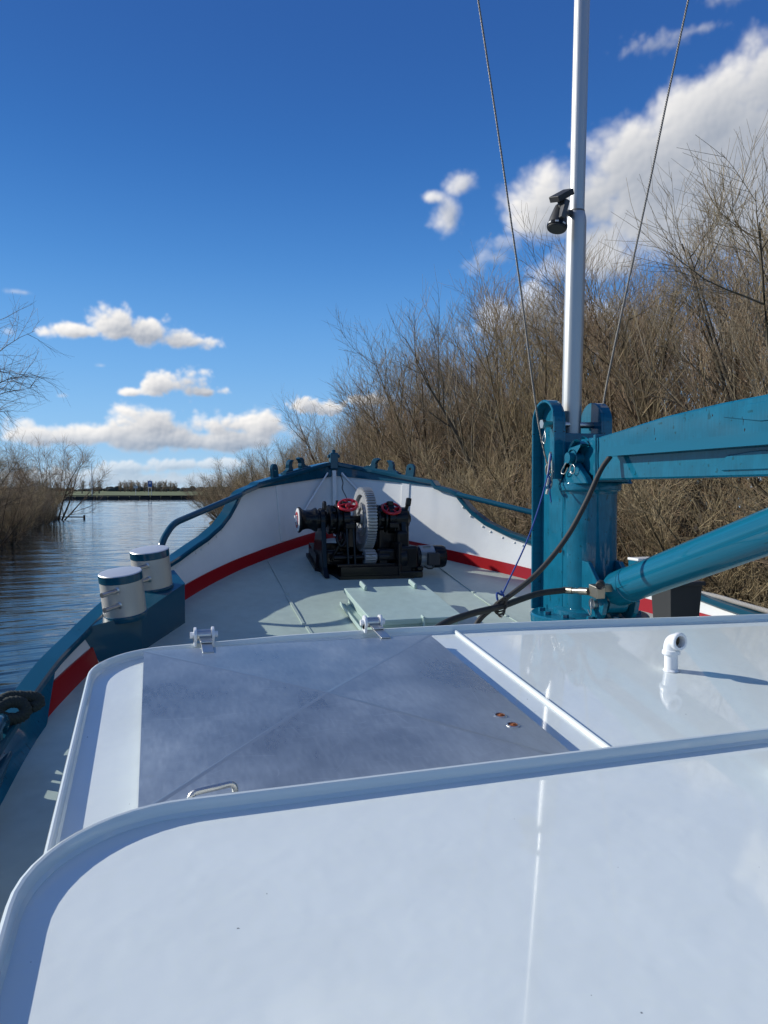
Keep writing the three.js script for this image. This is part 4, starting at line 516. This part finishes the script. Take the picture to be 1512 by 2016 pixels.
// ---------------------------------------------------------------- water and land
{
  // small wind ripples drawn out across the wind, on top of a modelled swell
  const wt = tex(1024, (u, v) => { const a = fbm(u * 5 + 0.5 * fbm(u * 3, v * 3, 2, 3, 3), v * 24, 3, 5, 24), b = fbm(u * 20 + 5, v * 60 + 3, 2, 20, 60); return 0.84 * a + 0.16 * b; }, false, 1);
  wt.repeat.set(1 / 7, 1 / 7); wt.center.set(0, 0); wt.rotation = 0.28;
  const water = new THREE.MeshPhysicalMaterial({ color: rgb(0.006, 0.012, 0.016), roughness: 0.045, ior: 1.333, specularIntensity: 1, bumpMap: wt, bumpScale: 0.019 });
  const sw = (x, f) => { const p = 0.35 + 0.9 * sstep(0.35, 0.65, fbm(x * 0.06 + 9, f * 0.03 + 2, 3)) + 0.5 * sstep(70, 110, f); const g = 0.6 * x * 0.25; return p * (0.022 * (fbm(x * 0.45 + 40, f * 1.7 + g + 10, 3) - 0.5) + 0.007 * Math.sin(f * 2.6 + g + 3 * fbm(x * 0.2, f * 0.2 + 5, 2))); };
  const xs = [], fs = []; let q = -2000; for (const [a, b, s] of [[-2000, -200, 300], [-200, -60, 14], [-60, -24, 1.2], [-24, 10, 0.24], [10, 60, 2], [60, 200, 14], [200, 2001, 300]]) for (let x = a; x < b; x += s) xs.push(x);
  for (const [a, b, s] of [[-300, -10, 60], [-10, 2, 1.5], [2, 34, 0.15], [34, 110, 0.3], [110, 200, 1.0], [200, 2400, 220]]) for (let f = a; f < b; f += s) fs.push(f);
  const nx = xs.length, p = [], uv = [], ix = []; for (const f of fs) for (const x of xs) { const w = Math.abs(x) < 30 && f > 0 && f < 200 ? sw(x, f) : 0; p.push(x, w, -f); uv.push(x, f); }
  for (let j = 0; j < fs.length - 1; j++) for (let i = 0; i < nx - 1; i++) { const a = j * nx + i; ix.push(a, a + 1, a + nx, a + 1, a + nx + 1, a + nx); }
  tag(mesh('water', geo(p, ix, uv), water), 'dark blue rippled canal water', 'water', null, 'structure');
}
const soilMap = tex(512, (u, v) => { const n = fbm(u * 6, v * 6, 5, 6, 6), m = fbm(u * 50, v * 50, 2, 50, 50); const k = 0.35 + 0.5 * n + 0.3 * (m - 0.5); return [k, k * 0.88, k * 0.66]; }, true, 0.3);
const fieldMap = tex(512, (u, v) => { const n = fbm(u * 6, v * 6, 5, 6, 6), m = fbm(u * 60, v * 20, 2, 60, 20); const k = 0.55 + 0.4 * n + 0.25 * (m - 0.5); return [k * 0.95, k, k * 0.62]; }, true, 0.03);
const soil = std(rgb(0.20, 0.19, 0.18), 0.95, 0, { map: soilMap }), field = std(rgb(0.22, 0.23, 0.17), 0.95, 0, { map: fieldMap });
const groundY = new Map();
function bank(name, edge, dir, label, mat, hgt = 0.55) { // edge [x, f] points, land to the side dir
  const c = new THREE.CatmullRomCurve3(edge.map(([x, f]) => new THREE.Vector3(x, 0, f)), false, 'centripetal'), N = 160, off = [-0.8, 0, 0.35, 0.8, 1.6, 3, 6, 12, 25, 60], hs = [-0.9, -0.25, 0.1, 0.3, 0.42, 0.5, 0.55, 0.6, 0.6, 0.6];
  const e = c.getSpacedPoints(N);
  const g = grid(N, off.length - 1, (u, v) => { const i = Math.round(u * N), k = Math.round(v * (off.length - 1)), t = e[Math.min(i + 1, N)].clone().sub(e[Math.max(i - 1, 0)]).normalize(), n = new THREE.Vector2(t.z, -t.x).multiplyScalar(dir); const x = e[i].x + n.x * off[k], f = e[i].z + n.y * off[k]; return new THREE.Vector3(x, hs[k] * hgt / 0.55 + (k > 1 ? (fbm(x * 0.7 + 50, f * 0.7 + 50, 3) - 0.5) * 0.22 : 0), -f); }, (q) => [q.x, q.z]);
  return tag(mesh(name, g, mat), label, 'bank', null, 'structure');
}
bank('right_bank', [[6.9, -14], [6.8, 0], [6.8, 16], [6.1, 30], [4.7, 42], [3.4, 50], [3.6, 55], [7, 59], [16, 62], [45, 66]], 1, 'brown earth bank under the thicket on the right', soil);
bank('left_bank', [[-5.6, -14], [-5.4, 5], [-5.2, 22], [-5.6, 34], [-6.9, 48], [-7.6, 56], [-6.7, 63], [-7.4, 68], [-12, 72], [-45, 76]], -1, 'dark earth bank under the trees on the left', soil);
{
  const g = grid(60, 30, (u, v) => { const x = -700 + 1500 * u, f = 195 + 2200 * v * v + 6 * Math.sin(x * 0.01) * (1 - v); return new THREE.Vector3(x, 0.55 + 1.2 * v + (v > 0 ? 0.35 * (fbm(x * 0.05 + 30, f * 0.03, 3) - 0.5) : 0), -f); }, (q) => [q.x, q.z]);
  tag(mesh('far_field', g, field), 'flat grass field on the far shore', 'field', null, 'structure');
}
{ // sheet-piled quay along the far shore
  const qy = thing('far_quay', 'dark timber-faced quay along the far shore', 'quay');
  const dark = std(rgb(0.035, 0.032, 0.03), 0.9), wood = std(rgb(0.06, 0.052, 0.045), 0.9);
  const g = rb(2.3, 1.3, 0.3, 0.05, 1);
  for (let i = 0; i < 34; i++) { const x = -26 + i * 2.4, f = 193.6 + 6 * Math.sin(x * 0.01) - 0.2 * (i % 2); const m = new THREE.Mesh(g, i % 3 ? dark : wood); m.name = 'pile_panel'; m.position.set(x, 0.12 - 0.25 * sstep(12, 30, x), -f); qy.add(m); }
  mesh('cap_beam', [put(rb(84, 0.22, 0.5, 0.05), new THREE.Vector3(14, 0.83, -193.4), 0, 0, -0.003)], dark, qy);
}
// ---------------------------------------------------------------- bare trees
class Wood { constructor() { this.p = []; this.n = []; this.c = []; this.i = []; }
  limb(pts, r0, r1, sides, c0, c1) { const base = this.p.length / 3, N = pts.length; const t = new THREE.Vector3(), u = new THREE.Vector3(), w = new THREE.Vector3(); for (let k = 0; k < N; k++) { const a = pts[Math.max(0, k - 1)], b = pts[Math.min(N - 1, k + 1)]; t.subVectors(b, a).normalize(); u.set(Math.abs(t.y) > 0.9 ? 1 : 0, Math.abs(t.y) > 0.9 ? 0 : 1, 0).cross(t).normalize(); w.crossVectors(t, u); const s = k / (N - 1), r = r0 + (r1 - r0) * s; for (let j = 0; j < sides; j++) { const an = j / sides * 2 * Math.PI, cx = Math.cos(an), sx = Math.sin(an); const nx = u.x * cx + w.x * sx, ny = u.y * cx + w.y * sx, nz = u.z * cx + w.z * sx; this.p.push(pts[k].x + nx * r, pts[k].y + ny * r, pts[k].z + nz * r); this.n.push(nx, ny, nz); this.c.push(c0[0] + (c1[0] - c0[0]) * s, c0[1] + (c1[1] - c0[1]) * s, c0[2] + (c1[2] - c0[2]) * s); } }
    for (let k = 0; k < N - 1; k++) for (let j = 0; j < sides; j++) { const a = base + k * sides + j, b = base + k * sides + (j + 1) % sides; this.i.push(a, b, a + sides, b, b + sides, a + sides); } }
  geo() { const g = new THREE.BufferGeometry(); g.setAttribute('position', new THREE.Float32BufferAttribute(this.p, 3)); g.setAttribute('normal', new THREE.Float32BufferAttribute(this.n, 3)); g.setAttribute('color', new THREE.Float32BufferAttribute(this.c, 3)); g.setIndex(this.i); return g; } }
const bark = new THREE.MeshStandardMaterial({ vertexColors: true, roughness: 0.9 });
const UPV = new THREE.Vector3(0, 1, 0);
function grow(start, dir, len, n, wob, lift, r) { const p = [start.clone()], d = dir.clone(); for (let i = 0; i < n; i++) { d.x += (r() - 0.5) * wob; d.y += (r() - 0.5) * wob + lift; d.z += (r() - 0.5) * wob; d.normalize(); p.push(p[i].clone().addScaledVector(d, len / n)); } return p; }
function off(d, ang, r) { const a = new THREE.Vector3(r() - 0.5, r() - 0.5, r() - 0.5).cross(d).normalize(); return d.clone().applyAxisAngle(a, ang); }
function makeTree(seed, o) { // o: h, stems, lean, n1, n2, n3, twig, spread, tone
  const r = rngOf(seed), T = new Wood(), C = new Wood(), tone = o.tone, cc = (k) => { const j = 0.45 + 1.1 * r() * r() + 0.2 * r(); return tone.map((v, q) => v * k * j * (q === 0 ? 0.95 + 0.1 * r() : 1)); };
  for (let s = 0; s < o.stems; s++) {
    const a = (s + r()) / o.stems * 2 * Math.PI, le = o.lean * (0.35 + 0.9 * r()), d = new THREE.Vector3(Math.cos(a) * Math.sin(le), Math.cos(le), Math.sin(a) * Math.sin(le));
    const L = o.h * (0.72 + 0.32 * r()), R = (0.008 * o.h + 0.012) * (0.7 + 0.6 * r()) * (o.thick || 1), st = grow(new THREE.Vector3(Math.cos(a) * o.base, -0.3, Math.sin(a) * o.base), d, L, 9, 0.16 * (o.wob || 1), o.lift0 ?? 0.03, r);
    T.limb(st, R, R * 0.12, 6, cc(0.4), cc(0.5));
    const n1 = Math.round(o.n1 * (0.8 + 0.4 * r()));
    for (let i = 0; i < n1; i++) {
      const t = o.t0 + (1 - o.t0) * Math.pow((i + r()) / n1, 0.85), x = t * 9, k = Math.min(8, Math.floor(x)), q = st[k].clone().lerp(st[k + 1], x - k), sd = st[k + 1].clone().sub(st[k]).normalize();
      const d1 = off(sd, o.spread * (0.6 + 0.7 * r()), r); if (d1.y < -0.1) d1.y *= -0.4;
      const l1 = o.h * o.b1 * (1.15 - 0.75 * t) * (0.6 + 0.7 * r()), b1 = grow(q, d1, l1, 5, 0.3 * (o.wob || 1), o.lift ?? 0.07, r), r1 = Math.max(0.006, R * (0.55 - 0.4 * t) * 0.8);
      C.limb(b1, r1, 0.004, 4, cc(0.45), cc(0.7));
      for (let j = 0; j < o.n2; j++) {
        const t2 = 0.15 + 0.85 * (j + r()) / o.n2, x2 = t2 * 5, k2 = Math.min(4, Math.floor(x2)), q2 = b1[k2].clone().lerp(b1[k2 + 1], x2 - k2), s2 = b1[k2 + 1].clone().sub(b1[k2]).normalize();
        const l2 = (0.22 + 0.3 * r()) * l1 + 0.22, b2 = grow(q2, off(s2, (0.45 + 0.5 * r()) * (o.wob ? 0.8 : 1), r), l2, 3, 0.35 * (o.wob || 1), o.lift2 ?? 0.08, r);
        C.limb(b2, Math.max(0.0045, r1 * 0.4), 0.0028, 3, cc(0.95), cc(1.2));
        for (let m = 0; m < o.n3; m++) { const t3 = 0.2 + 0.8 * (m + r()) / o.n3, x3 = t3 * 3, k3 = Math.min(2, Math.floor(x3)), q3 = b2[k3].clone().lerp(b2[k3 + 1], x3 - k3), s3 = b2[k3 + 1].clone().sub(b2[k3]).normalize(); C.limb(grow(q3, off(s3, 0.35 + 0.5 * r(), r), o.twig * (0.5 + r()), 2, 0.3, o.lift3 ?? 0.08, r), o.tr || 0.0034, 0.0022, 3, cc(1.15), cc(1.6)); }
      }
    }
  }
  return { trunk: T.geo(), crown: C.geo() };
}
const olive = [0.295, 0.228, 0.128], brown = [0.285, 0.202, 0.124], grey = [0.25, 0.203, 0.136];
const kinds = {
  limb: [makeTree(311, { h: 7.4, stems: 2, lean: 0.3, base: 0.15, n1: 13, n2: 9, n3: 6, t0: 0.66, b1: 0.55, spread: 1.15, lift: 0.0, lift2: -0.02, lift3: -0.08, twig: 0.5, tone: brown, thick: 1.7 })],
  willow: [[101, olive], [102, brown], [103, olive], [104, grey], [105, brown]].map(([s, tone]) => makeTree(s, { h: 7.2, stems: 6, lean: 0.5, base: 0.3, wob: 0.8, n1: 13, n2: 8, n3: 6, t0: 0.08, b1: 0.42, spread: 0.8, lift0: 0.04, lift: 0.13, lift2: 0.09, lift3: 0.1, twig: 0.5, thick: 1.35, tone })),
  shrub: [[201, olive], [202, brown], [203, olive]].map(([s, tone]) => makeTree(s, { h: 3.6, stems: 12, lean: 0.75, base: 0.35, n1: 9, n2: 6, n3: 4, t0: 0.1, b1: 0.34, spread: 0.6, twig: 0.34, tone })),
  dark: [[211, olive], [212, brown], [213, olive]].map(([s, tone]) => makeTree(s, { h: 3.9, stems: 11, lean: 0.6, base: 0.35, n1: 10, n2: 6, n3: 5, t0: 0.08, b1: 0.34, spread: 0.65, twig: 0.4, tone })),
  broad: [[301, brown], [302, grey]].map(([s, tone]) => makeTree(s, { h: 7, stems: 3, lean: 0.35, base: 0.2, n1: 15, n2: 9, n3: 6, t0: 0.25, b1: 0.46, spread: 1.0, lift: 0.02, twig: 0.4, tone, thick: 1.5 })),
  far: [[401, grey], [402, brown]].map(([s, tone]) => makeTree(s, { h: 12, stems: 3, lean: 0.15, base: 0.2, n1: 14, n2: 6, n3: 4, t0: 0.2, b1: 0.22, spread: 0.7, twig: 1.0, tr: 0.035, tone, thick: 2 })),
};
let treeCount = {};
function plant(kind, v, x, f, s, turn, name, label, cat, group, y = 0.35, sy = s) {
  const k = kinds[kind][v % kinds[kind].length], g = thing(name, label, cat, group); g.position.set(x, y, -f); g.rotation.y = turn; g.scale.set(s, sy, s);
  mesh('trunk', k.trunk, bark, g); mesh('crown', k.crown, bark, g); return g;
}
{
  const r = rngOf(9), edgeX = table([-14, 16, 30, 42, 50, 56, 60], [6.8, 6.8, 6.1, 4.7, 3.4, 4.0, 9]);
  let n = 0;
  const right = 'bare trees and shrubs of the thicket on the right bank';
  const where = (x, f) => { const b = Math.atan2(x, f) * 180 / Math.PI; return b > 33 ? 'behind the boom' : b > 26 ? 'behind the mast' : b > 15 ? 'left of the mast' : 'beyond the bow'; };
  for (let f = 3; f < 56; f += 1.7 + f * 0.025) { const x = edgeX(f) + 2.6 + (r() - 0.5) * 1.4, sc = (f < 12 ? 0.78 + 0.08 * r() : f < 18 ? 0.82 + 0.1 * r() : f < 27 ? 0.86 + 0.08 * r() : f < 36 ? 0.74 + 0.08 * r() : 0.66 - (f - 36) / 20 * 0.24); plant('willow', n++, x, f + (r() - 0.5), sc, r() * 6.3, 'willow_tree', 'bare willow in the front row of the right thicket, ' + where(x, f), 'tree', right); }
  for (let f = 4; f < 60; f += 2.2 + f * 0.03) { const x = edgeX(f) + 5.6 + (r() - 0.5) * 2, sc = f < 14 ? 0.94 + 0.1 * r() : f < 26 ? 1.0 + 0.1 * r() : f < 36 ? 0.82 + 0.08 * r() : 0.68 - (f - 36) / 24 * 0.22; plant('willow', n++ + 2, x, f, sc, r() * 6.3, 'willow_tree', 'bare willow in the second row of the right thicket, ' + where(x, f), 'tree', right); }
  for (let f = 6; f < 50; f += 4.5) { const x = edgeX(f) + 9.5 + (r() - 0.5) * 2; plant('willow', n++ + 1, x, f, (f < 16 ? 1.02 : f < 26 ? 1.1 : 0.8) + 0.12 * r(), r() * 6.3, 'willow_tree', 'bare willow at the back of the right thicket, ' + where(x, f), 'tree', right); }
  n = 0;
  for (let f = 3.5; f < 57; f += 1.7 + f * 0.022) { const x = edgeX(f) + 0.7 + 0.5 * r(); plant('shrub', n++, x, f, (f > 44 ? 0.8 : 0.8) + 0.25 * r(), r() * 6.3, 'bank_shrub', 'low bare shrub at the water edge of the right bank, ' + where(x, f), 'shrub', right, 0.1); }
  for (const [x, f, s] of [[4.6, 55.5, 0.75], [7, 58.5, 0.8], [10, 60, 0.9]]) plant('shrub', n++, x, f, s, r() * 6.3, 'bank_shrub', 'low bare shrub at the far tip of the right bank', 'shrub', right, 0.1);
  // left bank
  plant('limb', 0, -6.8, 25.5, 1.0, 2.4, 'overhanging_tree', 'dark bare tree whose branch reaches into the sky at the left edge', 'tree', null, 0.4);
  plant('broad', 1, -6.9, 33, 0.66, 1.9, 'spreading_tree', 'dark spreading bare tree above the left bank, below the overhanging branch', 'tree', null, 0.4);
  plant('broad', 0, -12, 50, 0.8, 4.1, 'distant_spreading_tree', 'small dark bare tree behind the fan-shaped willow on the left bank', 'tree', null, 0.4);
  plant('dark', 1, -7.3, 62.5, 1.5, 0.7, 'fan_willow', 'fan-shaped bare willow at the tip of the left bank', 'shrub', null, 0.1);
  const left = 'dark shrubs along the left bank';
  for (let f = 21; f < 64; f += 2.4 + f * 0.02) { plant('dark', n++, -6.2 - (f > 40 ? 1.2 : 0) + (r() - 0.5) * 0.9, f, 0.52 + 0.25 * r(), r() * 6.3, 'left_bank_shrub', 'low dark bare shrub along the shaded left bank', 'shrub', left, 0.1); }
  for (let f = 30; f < 75; f += 6) plant('dark', n++, -9.5 - r() * 3, f, 0.9 + 0.4 * r(), r() * 6.3, 'left_bank_shrub', 'low dark bare shrub along the shaded left bank', 'shrub', left, 0.4);
}
{ // dry reeds and litter on both banks
  const g = new THREE.ConeGeometry(0.006, 1, 3, 1, true); g.translate(0, 0.5, 0);
  const r = rngOf(21), N = 26000, m = new THREE.InstancedMesh(g, std(rgb(0.16, 0.125, 0.075), 0.95), N), mt = new THREE.Matrix4(), q = new THREE.Quaternion(), c = new THREE.Color();
  const eR = table([-14, 16, 30, 42, 50, 56, 60], [6.8, 6.8, 6.1, 4.7, 3.4, 4.0, 9]), eL = table([-14, 22, 34, 48, 56, 63, 68], [-5.5, -5.2, -5.6, -6.9, -7.6, -6.7, -7.4]);
  for (let i = 0; i < N; i++) { const rt = r() < 0.78, f = rt ? 1 + r() * r() * 56 : 16 + r() * 50, d = Math.pow(r(), 1.6) * 7, x = rt ? eR(f) + 0.1 + d : eL(f) - 0.1 - d; q.setFromEuler(new THREE.Euler((r() - 0.5) * 1.5, r() * 6.3, (r() - 0.5) * 1.5)); const h = 0.3 + r() * r() * 1.3; mt.compose(new THREE.Vector3(x, 0.0 + Math.min(0.4, d * 0.25), -f), q, new THREE.Vector3(0.7 + r(), h, 0.7 + r())); m.setMatrixAt(i, mt); const k = 0.5 + 0.8 * r(); m.setColorAt(i, c.setRGB(k, k * (0.9 + 0.15 * r()), k * 0.9)); }
  m.name = 'dry_reeds'; tag(m, 'dry reeds and dead stalks along both banks', 'reeds', null, 'stuff'); scene.add(m);
}
// ---------------------------------------------------------------- far shore
{
  const r = rngOf(31), grp = 'trees of the far grove';
  for (let i = 0; i < 30; i++) { const x = -24 + i * 1.35 + (r() - 0.5) * 2; plant('far', i, x + 0, 560 + r() * 50, 0.56 + 0.14 * r(), r() * 6.3, 'grove_tree', 'bare tree in the dark grove on the far horizon', 'tree', grp, 1); }
  for (let i = 0; i < 26; i++) { const x = -190 + i * 18 + (r() - 0.5) * 12; if (x > -40 && x < 60) continue; plant('far', i, x, 900 + r() * 200, 0.34 + 0.3 * r(), r() * 6.3, 'horizon_tree', 'tiny bare tree of the line along the horizon', 'tree', 'trees along the far horizon', 1); }
  for (let i = 0; i < 7; i++) plant('far', i, -46 + i * 4 + r() * 2, 330 + r() * 20, 0.42 + 0.15 * r(), r() * 6.3, 'clump_tree', 'bare tree in the small clump behind the fan-shaped willow', 'tree', 'trees of the far left clump', 0.7);
  // hedge mass on the horizon
  const hg = new THREE.IcosahedronGeometry(1, 1), N = 500, m = new THREE.InstancedMesh(hg, std(rgb(0.06, 0.062, 0.05), 1), N), mt = new THREE.Matrix4(), q = new THREE.Quaternion();
  for (let i = 0; i < N; i++) { mt.compose(new THREE.Vector3(-420 + i * 2.2 + r() * 3, 1.2 + r() * 2, -(700 + r() * 120)), q, new THREE.Vector3(2 + 3 * r(), 1.5 + 2.4 * r() * r() + (fbm(i * 0.05, 3, 3) - 0.4) * 6, 2)); m.setMatrixAt(i, mt); }
  m.name = 'horizon_hedge'; tag(m, 'low dark hedgerow along the horizon', 'hedge', null, 'stuff'); scene.add(m);
  const gal = std(rgb(0.5, 0.51, 0.52), 0.5, 0.3), lp = thing('lamp_post', 'slim tall light pole standing on the far quay', 'lamp post'), lx = -21.9 + 0.0;
  const P = (px, Z, dy) => dy; // readable placement below uses metres
  const at0 = new THREE.Vector3(-14.2, 0.6, -197);
  mesh('pole', rod(at0, at0.clone().add(new THREE.Vector3(0, 7.9, 0)), 0.13, 0.07, 10), gal, lp); mesh('lamp_head', put(rb(0.5, 0.14, 0.25, 0.04), at0.clone().add(new THREE.Vector3(0.1, 7.95, 0))), gal, lp);
  const sg = thing('blue_sign', 'blue waterway sign board on two posts on the far shore', 'sign'), sx = -0.9, sf = 200;
  for (const d of [-0.35, 0.35]) mesh('post', rod(new THREE.Vector3(sx + d, 0.5, -sf), new THREE.Vector3(sx + d, 4.6, -sf), 0.06, 0.06, 8), gal, sg);
  mesh('board', put(rb(0.95, 1.5, 0.06, 0.02), new THREE.Vector3(sx, 3.8, -sf + 0.1)), std(rgb(0.02, 0.10, 0.34), 0.5), sg);
  mesh('symbol', put(rb(0.45, 0.55, 0.02, 0.01), new THREE.Vector3(sx, 4.05, -sf + 0.15)), std(rgb(0.7, 0.7, 0.7), 0.5), sg);
  const s2 = thing('small_sign', 'small grey sign on a post left of the blue sign', 'sign'); mesh('post', rod(new THREE.Vector3(-4.3, 0.5, -201), new THREE.Vector3(-4.3, 3.1, -201), 0.06, 0.06, 8), gal, s2); mesh('board', put(rb(1.0, 0.6, 0.06, 0.02), new THREE.Vector3(-4.3, 3.0, -200.9)), gal, s2);
  const st = thing('mooring_stump', 'dark timber mooring stump sticking out of the water at the left bank tip', 'post'); mesh('pile', rod(new THREE.Vector3(-5.2, -0.6, -64), new THREE.Vector3(-5.2, 0.3, -64), 0.09, 0.08, 10), std(rgb(0.05, 0.045, 0.04), 0.9), st); mesh('beam', rod(new THREE.Vector3(-7.2, 0.18, -64.2), new THREE.Vector3(-5.2, 0.15, -64), 0.045), std(rgb(0.06, 0.05, 0.04), 0.9), st);
}
scene.traverse((o) => { if (o.isMesh) { o.castShadow = true; o.receiveShadow = true; } });
renderer.render(scene, camera);
